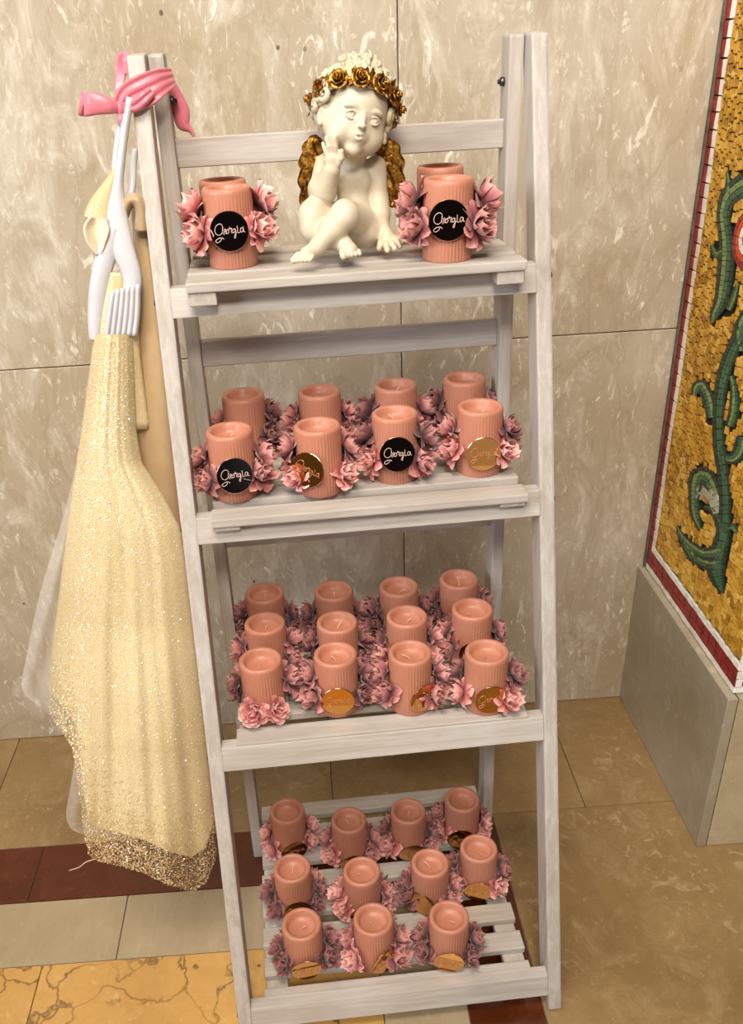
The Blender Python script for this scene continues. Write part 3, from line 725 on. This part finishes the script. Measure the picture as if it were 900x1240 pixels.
# resting arm (viewer's right)
sh, el, wr = Zc(512, 672, .343), Zc(524, 845, .338), Zc(545, 1000, .322)
sd.cap(sh, el, .0118, .0110, k=.005); sd.cap(el, wr, .0118, .0083, k=.0025)
sd.cap(Zc(525, 880, .335), Zc(536, 930, .330), .0122, .0115, k=.003)
pm = Zc(568, 1050, .314); sd.cap(wr, pm, .0078, .0090, k=.002)
sd.ell(Zc(578, 1062, .312), (.0098, .0085, .0062), k=.003)
for bx, by_, tx, ty, Y0, Y1, r in ((545, 1070, 528, 1112, .308, .300, .0036), (560, 1085, 572, 1122, .304, .292, .0039), (585, 1080, 612, 1112, .304, .294, .0037), (605, 1070, 640, 1100, .306, .298, .0035), (610, 1055, 656, 1078, .310, .304, .0032)):
    a, b = Zc(bx, by_, Y0), Zc(tx, ty, Y1); m_ = (a+b)/2+np.array([0, 0, .002])
    a[2] = max(a[2], .004); b[2] = max(b[2], r); m_[2] = max(m_[2], r+.001)
    sd.chain([a, m_, b], [r, r, r*.85], k=.0014)
# raised arm
sh, el, wr = Zc(240, 665, .343), Zc(222, 800, .318), Zc(272, 690, .296)
sd.cap(sh, el, .0125, .0150, k=.006); sd.ell(Zc(222, 790, .314), (.0155, .014, .0155), k=.005)
sd.cap(Zc(232, 800, .308), wr, .0142, .0100, k=.005)
sd.ell(Zc(278, 634, .2930), (.0094, .0060, .0100), k=.0025)
for bx, tx, ty, r, Y1 in ((245, 226, 548, .0021, .2950), (264, 244, 520, .0023, .2915), (284, 265, 508, .0024, .2890), (303, 288, 518, .0024, .2875)):
    a = Zc(bx, 608, .2915); b = Zc(tx, ty, Y1); m_ = (a+b)/2+np.array([0, -.0012, 0]); sd.chain([a, m_, b], [r*1.1, r, r*.9], k=.0005)
sd.chain([Zc(310, 655, .291), Zc(325, 625, .288), Zc(326, 590, .287)], [.0038, .0034, .0028], k=.0015)
# legs: folded leg (viewer's left)
sd.cap(Zc(330, 965, .338), Zc(178, 935, .306), .0200, .0175, k=.006)
sd.ell(Zc(172, 965, .303), (.0145, .018, .0235), k=.006)
sd.cap(Zc(178, 1010, .298), Zc(330, 1085, .282), .0150, .0100, k=.005)
# crossing leg
sd.cap(Zc(455, 1000, .338), Zc(350, 935, .292), .0230, .0165, k=.006)
sd.ell(Zc(340, 925, .290), (.0135, .0135, .0150), k=.005)
sd.ell(Zc(455, 1015, .330), (.0200, .026, .0185), k=.006)
kn, an = Zc(335, 945, .288), Zc(200, 1095, .270)
sd.cap(kn, an, .0150, .0095, k=.005); sd.ell((kn*.62+an*.38), (.015, .0135, .0145), k=.005)
# feet
def foot(heel, ball, rh, rb, dirn, side, nt=5, spread=.0042, tl=.007, rt_=.0029):
    heel[2] = max(heel[2], rh); ball[2] = max(ball[2], rb*.8)
    sd.cap(heel, ball, rh, rb, k=.004)
    dirn = dirn/np.linalg.norm(dirn)
    for i in range(nt):
        o = (i-(nt-1)/2)*spread; r = rt_*(1.25 if i == 0 else 1.02-.06*i)
        a = ball+side*o+dirn*rb*.35; b = a+dirn*(tl+rb*.4-.0009*i); b[2] = max(r*.9, b[2]-.002); sd.cap(a, b, r, r*1.08, k=.0008)
foot(Zc(205, 1108, .272), Zc(140, 1142, .262), .0085, .0082, np.array([-.55, -.75, -.25]), np.array([.84, -.54, 0.]), spread=.0048, tl=.006)
foot(Zc(345, 1095, .280), Zc(372, 1122, .268), .0088, .0088, np.array([.12, -.95, -.15]), np.array([1., .1, 0.]), spread=.0047, tl=.004)
# head
HC = Zc(390, 412, .326)
rz, ry, rx = math.radians(13), math.radians(18), math.radians(-2)
HR_ = np.array((Matrix.Rotation(rz, 3, 'Z') @ Matrix.Rotation(ry, 3, 'Y') @ Matrix.Rotation(rx, 3, 'X')))
HS = 1.12
def Hd(x, yy, zz): return HC+HR_@np.array([x, yy, zz])*HS/1000.0
def he(p, r, k=.004, sub=False): sd.ell(Hd(*p), np.array(r)*HS/1000., HR_, k, sub)
he((0, 4, 8), (33, 35, 31), .002); he((-30, 2, -2), (7, 14, 15), .004); he((30, 6, 2), (6, 13, 14), .004)
he((0, -3, -6), (28.5, 28, 31), .01)
he((0, -12, 15), (24, 18.5, 16), .008); he((0, 6, 24), (25, 26, 21), .003)                     # forehead
for s in (-1, 1):
    he((s*16.5, -15.5, -15), (12.5, 12.5, 12.5), .009)       # cheeks
    pass
he((0, -22, -28), (7.5, 7.5, 6.5), .007)                     # chin
for s in (-1, 1):
    he((s*12.0, -35.5, .8), (6.2, 6.4, 4.0), .0022, True)   # sockets
    he((s*12.0, -26.4, .6), (5.4, 5.2, 4.6), .0004)         # eyeballs, set back between the lids
    for t in range(8):                                       # lids and brow
        a0, a1 = -1+t/4, -1+(t+1)/4
        lz = lambda a: 4.2-3.2*a*a; bz = lambda a: 9.4-2.2*a*a; lo_ = lambda a: -2.9+2.6*a*a
        sd.cap(Hd(s*12+a0*5.6, -31.8+2.4*a0*a0, lz(a0)), Hd(s*12+a1*5.6, -31.8+2.4*a1*a1, lz(a1)), .00085, .00085, k=.0006)
        sd.cap(Hd(s*12+a0*5.4, -31.2+2.2*a0*a0, lo_(a0)), Hd(s*12+a1*5.4, -31.2+2.2*a1*a1, lo_(a1)), .0007, .0007, k=.0008)
        sd.cap(Hd(s*12+a0*7, -30.6+2.2*a0*a0, bz(a0)-.6), Hd(s*12+a1*7, -30.6+2.2*a1*a1, bz(a1)-.6), .0008, .0008, k=.0035)
    he((s*12.0-.6, -32.2, 1.0), (1.7, 1.7, 1.7), .0003, True)  # pupil
sd.cap(Hd(0, -30, 5), Hd(0, -34.5, -5.0), .0020, .0026, k=.004)
he((0, -36.0, -6.4), (3.0, 3.0, 2.5), .0015)
for s in (-1, 1):
    he((s*2.7, -34.4, -7.2), (1.8, 2.0, 1.6), .0010); he((s*1.6, -36.8, -8.9), (.9, 1.4, .8), .0004, True)
he((0, -27.5, -15), (8, 5, 6.5), .006)                  # muzzle
for t in range(6):
    a0, a1 = -1+t/3, -1+(t+1)/3; f = lambda a: -13.6-1.0*a*a
    sd.cap(Hd(a0*4.6, -33.4+2.6*a0*a0, f(a0)), Hd(a1*4.6, -33.4+2.6*a1*a1, f(a1)), .0011, .0011, k=.0006)
    if abs(a0+a1) < 1.7: sd.cap(Hd(a0*3.4, -32.6+2.4*a0*a0, -18.2+.9*a0*a0), Hd(a1*3.4, -32.6+2.4*a1*a1, -18.2+.9*a1*a1), .0014, .0014, k=.0006)
he((0, -34.4, -15.9), (3.6, 3.2, 1.2), .0003, True)
he((0, -32.0, -22), (4, 2, 1.0), .002, True)
for s in (-1, 1):                                         # ears
    he((s*33.0, -6, -7), (4.2, 5.5, 8.5), .002); he((s*36.2, -9.0, -6.0), (2.0, 3.2, 5.0), .0010, True); he((s*34, -8.5, -13.0), (2.4, 2.8, 2.6), .001)
# creases in the baby fat and navel
for p, r in (((395, 848), .0008), ((395, 960), .0008)):
    pts = [Zc(p[0]+dx, p[1]+abs(dx)*-.06, .336-.0195*math.cos(dx/85.)) for dx in range(-70, 71, 20)]
    for a, b in zip(pts[:-1], pts[1:]): sd.cap(a, b, r, r, k=.003, sub=True)
sd.F = np.maximum(sd.F, (-(sd.ax[2]-.0002)).astype(np.float32)[None, None, :])
vs, fs = surface_nets(sd.F, sd.lo, sd.h)
o = pyd('body', vs, fs.tolist(), M_plaster, cher, True)
sm = o.modifiers.new('smooth', 'SMOOTH'); sm.factor = .5; sm.iterations = 1
# hair: cap of curls in the same ivory, spiral locks
hb = MB(); rn = random.Random(5)
def hl(p): return Vector(Hd(*p))
def on_head(th, ph, off=0):   # th: azimuth from the front, ph: elevation
    c_ = np.array([math.sin(th)*math.cos(ph)*34.5, -math.cos(th)*math.cos(ph)*35+4, math.sin(ph)*(34 if ph < .5 else 38)+8]); n_ = np.array([math.sin(th)*math.cos(ph), -math.cos(th)*math.cos(ph), math.sin(ph)])
    return c_+n_*off, n_
def curl(th, ph, R_, turns, r, hand, off=0):
    c_, n_ = on_head(th, ph, off); n_ = Vector(n_); a = n_.cross(Vector((0, 0, 1)) if abs(n_.z) < .9 else Vector((1, 0, 0))).normalized(); b = n_.cross(a)
    pts = []; N = int(turns*12); ph0 = rn.uniform(0, 6)
    for i in range(N+1):
        t = i/N; an_ = ph0+hand*t*turns*2*PI; rr = R_*(1-t)**.8+.5
        p = Vector(c_)+a*(rr*math.cos(an_))+b*(rr*math.sin(an_))+n_*(1.2+4.2*t); pts.append(hl(p))
    rad = [r*(.55+.55*math.sin(PI*min(1, .15+i/N*.95))) for i in range(N+1)]
    vs, fs = tube(pts, rad, 7); hb.add(vs, fs)
curls = []
for th in (-150, -118, -104, 100, 115, 148, 180):
    for ph in (-28, -4, 20): curls.append((th+rn.uniform(-7, 7), ph+rn.uniform(-5, 5)))
for th in range(-180, 180, 36): curls.append((th+rn.uniform(-8, 8), 48+rn.uniform(-5, 5)))
for th in range(-180, 180, 45): curls.append((th, 68+rn.uniform(-5, 5)))
for th in (-106, -80): curls += [(th, 4), (th+6, 20), (th-16, -20), (th-12, -36)]
curls += [(60, 4), (72, -12), (8, 44), (-14, 42)]
for th, ph in ((-30, 38), (0, 36), (28, 38), (-48, 30), (46, 30)): curls.append((th, ph+6))
for th, ph in curls: curl(math.radians(th), math.radians(ph), rn.uniform(7.0, 9.0), rn.uniform(1.4, 1.9), .0029, rn.choice((-1, 1)))
for th, ph in ((-60, 22), (-66, 6), (-74, 20), (-80, 4), (-58, 34), (-70, 34), (-88, -8), (-96, 12), (-82, 24), (-104, 30), (-72, 38), (-118, 4), (-122, 24), (-112, -16), (84, 22), (98, 10), (74, 36)): curl(math.radians(th), math.radians(ph), rn.uniform(6.5, 8), 1.7, .0030, rn.choice((-1, 1)), 3.0)
for th0 in range(-180, 180, 18):   # loose ringlets standing above the crown
    th = th0+rn.uniform(-8, 8); c0, n0 = on_head(math.radians(th), math.radians(rn.uniform(46, 80)), 3); p0 = np.array(c0); hd_ = rn.choice((-1, 1)); pts = []; R0 = rn.uniform(3.2, 5.0); lx, ly_ = rn.uniform(-4, 4), rn.uniform(-3, 3); e = rn.uniform(3, 9)
    for q in range(13):
        t = q/12; an_ = hd_*t*1.4*2*PI+th; rr = R0*(1-.6*t); pts.append(hl(p0+np.array([rr*math.cos(an_)+lx*t, rr*math.sin(an_)*.6+ly_*t, 1+e*t+rr*math.sin(an_)*.9])))
    vs, fs = tube(smooth_path(pts, 2), [.0032*math.sin(PI*min(.94, .3+.64*i_/24)) for i_ in range(25)], 7); hb.add(vs, fs)
hb.build('hair', M_plaster, cher)
# crown of golden roses
crown = empty('rose_crown', (0, 0, 0)); crown.parent = cher
cmb_ = MB(); ring = []
def crown_pt(t):
    tt = math.radians(t); u_ = np.array([1, 0, 0]); f_ = np.array([0, -math.cos(math.radians(32)), math.sin(math.radians(32))])
    return np.array([0, 4, 11])+u_*math.sin(tt)*40+f_*math.cos(tt)*40
for t in range(0, 361, 12): ring.append(hl(crown_pt(t)))
vs, fs = tube(ring, .0026, 8, False); cmb_.add(vs, fs)
for t in range(0, 360, 14):
    p = crown_pt(t); out = (p-np.array([0, 4, 5])); out = out/np.linalg.norm(out)
    for sgn in (-1, 1):
        tip = p+out*4.5+np.array([0, 0, sgn*9.0])+np.array([rn.uniform(-3, 3), 0, 0]); md = (p+tip)/2+out*1.5; sd_ = np.cross(out, tip-p); sd_ = sd_/np.linalg.norm(sd_)*3.2
        q = [hl(p), hl(md+sd_), hl(tip), hl(md-sd_), hl(md+out*1.0)]; cmb_.add(q, [(0, 1, 4), (1, 2, 4), (2, 3, 4), (3, 0, 4)])
o = cmb_.build('wreath_band', M_gold, crown)
def rose(p, out, R_, seed):
    mb = MB(); r_ = random.Random(seed); out = Vector(out).normalized(); a = out.cross(Vector((0, 0, 1))).normalized(); b = out.cross(a); c0 = Vector(p)
    for lay_, (np_, rad, hgt, cup) in enumerate(((5, 1.0, .25, .25), (4, .72, .45, .55), (3, .45, .62, .85), (2, .22, .70, 1.0))):
        for q in range(np_):
            a0 = 2*PI*q/np_+lay_*.7; wd = 2*PI/np_*.62; N1, N2 = 6, 4; base = len(mb.v); vs = []
            for j in range(N2):
                tj = j/(N2-1)
                for i in range(N1):
                    s_ = i/(N1-1)*2-1; an_ = a0+s_*wd; rr = R_*rad*(.35+.65*tj*(1-.12*s_*s_))*(1-.25*cup*tj); hh = R_*(hgt*.2+(hgt+.25*cup)*tj*(1-.35*s_*s_)-.18*(tj**3)*(1-cup))
                    vs.append(c0+a*(rr*math.cos(an_))+b*(rr*math.sin(an_))+out*hh)
            fs = [(j*N1+i, j*N1+i+1, (j+1)*N1+i+1, (j+1)*N1+i) for j in range(N2-1) for i in range(N1-1)]
            mb.add([hl(v) for v in vs], fs)
    return mb
for q, t in enumerate((-104, -74, -45, -15, 14, 43, 72, 102, 140, 180, -140)):
    p = crown_pt(t); out = p-np.array([0, 8, 8.]); 
    if abs(t) < 60: out = out+np.array([0, -14, 0])
    rb = rose(p, out, 10.5 if abs(t) < 110 else 8.0, q).build('rose', M_gold, crown)
    so = rb.modifiers.new('thickness', 'SOLIDIFY'); so.thickness = .0009
# wings: overlapping feathers
def wing(side, root, feathers):
    wmb = MB()
    for i, (tx, ty, wd, Yt, rt0) in enumerate(feathers):
        a = Zc(rt0[0], rt0[1], root); b = Zc(tx, ty, Yt); d = Vector(b-a); L_ = d.length; d.normalize(); nrm = Vector((side*-.25, -1, 0.0)); nrm = (nrm-d*nrm.dot(d)).normalized(); sx_ = d.cross(nrm)
        N1, N2 = 7, 10; vs = []
        for face in (1, -1):
            for j in range(N2+1):
                t = j/N2; ww = 1.35*wd*(.45+.55*math.sin(PI*min(t*.75+.18, 1)))*(1 if t < .8 else math.sqrt(max(0, 1-((t-.8)/.2)**2))+.02)
                for k_ in range(N1):
                    s_ = k_/(N1-1)*2-1; th_ = .0016*(1-s_*s_)*(1-.5*t)+.0003; rib = .0006*math.cos(s_*9)*math.sin(t*26+abs(s_)*6)
                    vs.append(Vector(a)+d*(L_*t)+sx_*(ww*s_)+nrm*(face*th_+(rib if face == 1 else 0)+.0012*math.sin(PI*t)+i*.0009))
        n_ = (N2+1)*N1; fs = []
        for f_ in (0, 1):
            for j in range(N2):
                for k_ in range(N1-1):
                    q = (f_*n_+j*N1+k_, f_*n_+j*N1+k_+1, f_*n_+(j+1)*N1+k_+1, f_*n_+(j+1)*N1+k_); fs.append(q if f_ else q[::-1])
        rim_ = [j*N1 for j in range(N2+1)]+[N2*N1+k_ for k_ in range(1, N1)]+[j*N1+N1-1 for j in range(N2-1, -1, -1)]
        for p0, p1 in zip(rim_[:-1], rim_[1:]): fs.append((p0, p1, n_+p1, n_+p0))
        wmb.add(vs, fs)
    return wmb
LF = [(118, 900, .0085, .352, (215, 640)), (110, 800, .0090, .352, (200, 610)), (112, 700, .0090, .353, (190, 580)), (118, 610, .0085, .353, (190, 560)), (135, 545, .0080, .354, (200, 560)), (150, 870, .0080, .350, (225, 660)), (175, 510, .0050, .352, (215, 590))]
RF = [(640, 900, .0100, .352, (520, 640)), (650, 800, .0105, .352, (530, 620)), (655, 700, .0105, .353, (540, 600)), (645, 610, .0100, .353, (545, 585)), (610, 560, .0085, .354, (535, 580)), (600, 880, .0090, .350, (520, 660)), (560, 550, .0055, .352, (515, 590))]
wing(-1, .357, LF).build('wing', M_gold, cher); wing(1, .357, RF).build('wing', M_gold, cher)['label'] = 'golden wing on the right of the picture'
#@@DRESS
# ------------------------------------------------------------------ dress hanging from the ladder by a ribbon
dr = empty('dress', tuple(atY(160, 150, .31)))
tag(dr, 'cream glitter tulle dress with white satin straps hanging from the ladder', 'dress')
DB = dr.location.copy()
def Yd(v): return interp([(100, .335), (250, .318), (430, .285), (600, .255), (760, .225), (900, .185), (1085, .150)], v)
lft = [(400, 116), (430, 111), (520, 99), (600, 87), (700, 74), (790, 63), (868, 57), (1090, 40)]
rgt = [(400, 160), (430, 162), (520, 165), (560, 172), (600, 198), (640, 219), (680, 227), (740, 233), (850, 246), (950, 256), (1040, 265), (1090, 268)]
hemt = [(0, 858), (.04, 872), (.10, 886), (.17, 905), (.215, 950), (.25, 1000), (.285, 1034), (.33, 1042), (.45, 1048), (.6, 1058), (.72, 1072), (.85, 1080), (.93, 1068), (1, 1030)]
def fold(s_, t, back):
    return (.0055*math.sin(s_*11+1.2+t*2.2)+.0026*math.sin(s_*27+t*3.5)+.0012*math.sin(s_*57-t*5))*(.15+1.0*t*t)
def skirt_grid(t0, t1, NU, NV, v0=405, back=False, off=0):
    vs = []
    for j in range(NV+1):
        t = t0+(t1-t0)*j/NV
        for i in range(NU+1):
            s_ = i/NU; hv = interp(hemt, s_); v = v0+t*(hv-v0); u = interp(lft, v)+(interp(rgt, v)-interp(lft, v))*s_
            bulge = (.020+.032*t)*math.sin(PI*s_)**.7
            y = Yd(v)-(bulge if not back else -bulge*.8)+(fold(s_, t, back) if not back else -fold(1-s_, t, back))*math.sin(PI*s_)**.5+off
            vs.append(atY(u, v, y)-DB)
    fs = [(j*(NU+1)+i, j*(NU+1)+i+1, (j+1)*(NU+1)+i+1, (j+1)*(NU+1)+i) for j in range(NV) for i in range(NU)]
    return vs, fs
TH = .938
mb = MB()
for bk in (False, True):
    vs, fs = skirt_grid(0, TH, 120, 90, back=bk); mb.add(vs, fs)
sk = mb.build('skirt', M_glit, dr)
mb = MB()
for bk in (False,):
    vs, fs = skirt_grid(TH, 1.0, 120, 8, back=bk); mb.add(vs, fs)
tag(mb.build('hem', M_hem, dr), 'sheer hem thick with gold sequins')
def sequins(name, n, dens, mat, seed, smin, smax, label):
    rn = np.random.RandomState(seed); vs = []; fs = []; c = 0
    while c < n:
        s_ = rn.rand(); t = dens(rn); e = 1e-3
        def P_(a, b):
            hv = interp(hemt, a); v = 405+b*(hv-405); u = interp(lft, v)+(interp(rgt, v)-interp(lft, v))*a
            bulge = (.020+.032*b)*math.sin(PI*min(max(a, 0), 1))**.7; return atY(u, v, Yd(v)-bulge+fold(a, b, False)*math.sin(PI*min(max(a, 0), 1))**.5)-DB
        if s_ < .01 or s_ > .99: continue
        p = P_(s_, t); du = P_(min(s_+e, 1), t)-p; dv = P_(s_, min(t+e, 1))-p; nn = du.cross(dv)
        if nn.length < 1e-12: continue
        nn.normalize()
        if nn.y > 0: nn = -nn
        nn = (nn+Vector(rn.randn(3)*.32)).normalized(); a = nn.cross(Vector((0, 0, 1))).normalized(); b = nn.cross(a); r = rn.uniform(smin, smax); p = p-Vector((0, .0008, 0))
        o0 = len(vs); ph = rn.rand()*6
        for k_ in range(5): vs.append(p+a*(r*math.cos(ph+k_*1.2566))+b*(r*math.sin(ph+k_*1.2566)))
        fs.append(tuple(o0+k_ for k_ in range(5))); c += 1
    tag(pyd(name, vs, fs, mat, dr), label, kind='stuff')
sequins('glitter', 9000, lambda r: r.rand()**.7*.97, M_seqw, 1, .0003, .0010, 'silvery glitter scattered over the skirt')
sequins('hem_sequins', 4600, lambda r: 1-min(abs(r.randn())*.070, .3), M_seq, 2, .0006, .0012, 'gold sequins crowded along the hem')
sequins('gold_glitter', 3000, lambda r: r.rand()*.97, M_seq, 5, .0003, .0007, 'gold glitter scattered over the skirt')
sequins('hem_beads', 900, lambda r: 1-abs(r.randn())*.04, M_seqw, 3, .0005, .0012, 'pale sequins among the gold ones of the hem')
# strips of cloth: centre line (u, v, y, half width px)
def strip(name, pts, mat, parent=None, n=8, thick=.0012, curl_=.0, label=None, ridges=0, K_=6, origin=None):
    parent = parent or dr; og = origin if origin is not None else DB
    P = smooth_path([Vector((u, v, y*1000)) for u, v, y, w_ in pts], K_); Wd = smooth_path([Vector((w_, 0, 0)) for *_, w_ in pts], K_); vs = []; fs = []
    for i, p in enumerate(P):
        t = P[min(i+1, len(P)-1)]-P[max(i-1, 0)]; t = Vector((t.x, t.y)); t = t.normalized() if t.length > 1e-6 else Vector((0, 1)); nn = Vector((-t.y, t.x))
        for j in range(n+1):
            s_ = j/n*2-1; y = p.z/1000+curl_*(s_*s_-.5)+(ridges and .0016*math.cos(s_*PI*ridges))
            vs.append(atY(p.x+nn.x*Wd[i].x*s_, p.y+nn.y*Wd[i].x*s_, y)-og)
    for i in range(len(P)-1):
        for j in range(n): fs.append((i*(n+1)+j, i*(n+1)+j+1, (i+1)*(n+1)+j+1, (i+1)*(n+1)+j))
    o = pyd(name, vs, fs, mat, parent, True); so = o.modifiers.new('thickness', 'SOLIDIFY'); so.thickness = thick; so.offset = 0
    if label: o['label'] = label
    return o
strip('underskirt', [(164, 245, .330, 5), (174, 290, .322, 12), (180, 350, .312, 18), (186, 430, .300, 24), (190, 520, .287, 27), (198, 620, .275, 24), (212, 720, .262, 17)], M_tan, n=16, curl_=.014, thick=.0015, label='champagne satin side of the bodice')
strip('satin_roll', [(150, 262, .312, 5), (156, 244, .304, 7), (166, 243, .302, 8), (172, 256, .303, 8), (173, 280, .306, 9)], M_tan, n=10, curl_=.012, thick=.002, label='rolled champagne satin loop beside the straps')
strip('bodice', [(141, 330, .300, 18), (140, 380, .294, 26), (141, 440, .285, 30), (142, 520, .276, 40)], M_glit, n=16, curl_=.012, label='glitter cloth bodice behind the straps')
strip('shoulder_strap', [(158, 118, .318, 4), (152, 150, .314, 4.5), (147, 190, .310, 4.5), (143, 225, .306, 6), (142, 262, .300, 12), (149, 300, .294, 13), (160, 335, .290, 11), (159, 362, .288, 10)], M_satin, curl_=.004, thick=.002, label='white satin strap widening towards the bodice')
strip('shoulder_strap', [(148, 140, .326, 4), (143, 170, .324, 3.5), (140, 205, .320, 4), (142, 235, .314, 5)], M_satin, curl_=.003, thick=.002)
strip('shoulder_strap', [(164, 180, .327, 3), (161, 200, .324, 4), (160, 225, .318, 4), (156, 245, .312, 5)], M_satin, curl_=.003, thick=.0016)
strip('strap_fold', [(140, 275, .297, 8), (130, 305, .296, 12), (120, 345, .294, 11), (116, 385, .292, 9), (116, 412, .290, 7)], M_satin, curl_=.004, thick=.002, label='left fold of the white satin')
for q in range(6):
    u0 = 131+q*6.6; strip('pleat', [(u0+6-q*.6, 352-q*1.5, .287-q*.0006, 3.1), (u0+2, 380, .2835, 3.5), (u0-1.5, 409-q*.4, .282, 3.4)], M_satin, n=6, curl_=.005, thick=.0012, K_=4)
strip('strap_end', [(137, 404, .284, 6.5), (136, 420, .281, 6), (133, 434, .279, 5.5), (131, 446, .279, 4.5)], M_satin, curl_=.004, thick=.0016)
strip('glitter_flap', [(140, 205, .318, 3), (132, 228, .314, 10), (124, 250, .310, 17), (121, 266, .308, 20)], M_glit, n=10, curl_=.006, label='pointed flap of glitter cloth at the shoulder')
strip('cloth_petal', [(119, 264, .300, 9), (117, 276, .297, 15), (117, 290, .296, 12.5), (119, 301, .297, 7), (120, 308, .298, 2)], M_cream, n=10, curl_=-.009, thick=.0025, label='cream padded petal below the flap')
def sheet(name, rows, mat, dy=.0, label=None):
    vs = []; n = 14; R_ = [smooth_path([Vector((a, 0, 0)) for a in c_], 5) for c_ in zip(*rows)]
    L_ = len(R_[0])
    for i in range(L_):
        ul, ur, v, y = [R_[k_][i].x for k_ in range(4)]
        for j in range(n+1):
            s_ = j/n; vs.append(atY(ul+(ur-ul)*s_, v, y+dy+.006*math.sin(s_*11+i*.2)*min(1, i/8))-DB)
    fs = [(i*(n+1)+j, i*(n+1)+j+1, (i+1)*(n+1)+j+1, (i+1)*(n+1)+j) for i in range(L_-1) for j in range(n)]
    o = pyd(name, vs, fs, mat, dr, True); 
    if label: o['label'] = label
sheet('tulle_layer', [(94, 100, 555, .292), (72, 100, 640, .280), (48, 100, 720, .268), (32, 95, 795, .258), (27, 90, 835, .252), (48, 90, 856, .248), (58, 88, 866, .246)], M_tulle, label='outer layer of sheer tulle flaring to the left')
sheet('tulle_layer', [(82, 130, 880, .226), (90, 135, 915, .220), (86, 140, 950, .214), (80, 140, 985, .208), (86, 140, 1003, .205), (100, 140, 1010, .203), (112, 140, 1014, .202)], M_tulle, label='lower layer of sheer tulle at the hem')
pts = smooth_path([atY(116, 1040, .168)-DB, atY(104, 1044, .166)-DB, atY(96, 1050, .165)-DB, atY(84, 1054, .165)-DB], 5)
vs, fs = tube(pts, .0006, 5); pyd('loose_thread', vs, fs, M_cream, dr, True)
# ribbon round the two leg tops
rb = empty('ribbon', tuple(atY(165, 120, .33))); tag(rb, 'pink satin ribbon tied in a bow round the top of the left legs', 'ribbon'); RB = rb.location.copy()
def rs(name, pts, **k): return strip(name, pts, M_ribbon, rb, origin=RB, **k)
rs('ribbon_band', [(146, 132, .322, 10), (158, 118, .322, 18), (176, 109, .325, 20), (192, 100, .331, 17), (204, 95, .342, 13), (210, 93, .352, 11)], n=12, ridges=3, thick=.0016)
rs('ribbon_band', [(150, 128, .318, 3), (162, 128, .316, 8), (174, 119, .317, 8), (184, 110, .322, 6)], n=8, ridges=2, thick=.0012)
rs('bow_loop', [(146, 131, .318, 5), (134, 129, .312, 9), (118, 126, .310, 13), (106, 126, .311, 15), (102, 126, .318, 15), (108, 127, .326, 13), (128, 129, .326, 8), (146, 131, .322, 4)], n=8, curl_=.003, thick=.001)
rs('bow_loop', [(147, 124, .330, 3), (144, 108, .345, 5), (147, 84, .352, 7), (149, 68, .350, 6), (153, 72, .345, 5), (154, 90, .343, 4)], n=6, thick=.001)
rs('ribbon_tail', [(206, 100, .384, 6), (213, 116, .388, 8), (219, 134, .390, 10), (222, 150, .391, 8), (231, 158, .393, 3), (236, 168, .394, 1.5)], n=8, curl_=.004, thick=.001)
rs('ribbon_tail', [(147, 134, .318, 5), (149, 144, .316, 7), (151, 153, .317, 5)], n=6, curl_=.003, thick=.001)
k_ = atY(147, 131, .318)-RB
bm = bmesh.new(); bmesh.ops.create_icosphere(bm, subdivisions=3, radius=.0058, matrix=Matrix.Translation(k_) @ Matrix.Diagonal((.8, .9, 1.25, 1)))
for v_ in bm.verts: v_.co += (v_.co-k_)*.12*math.sin(v_.co.x*900+v_.co.z*500)
bobj('knot', bm, M_ribbon, rb, True)
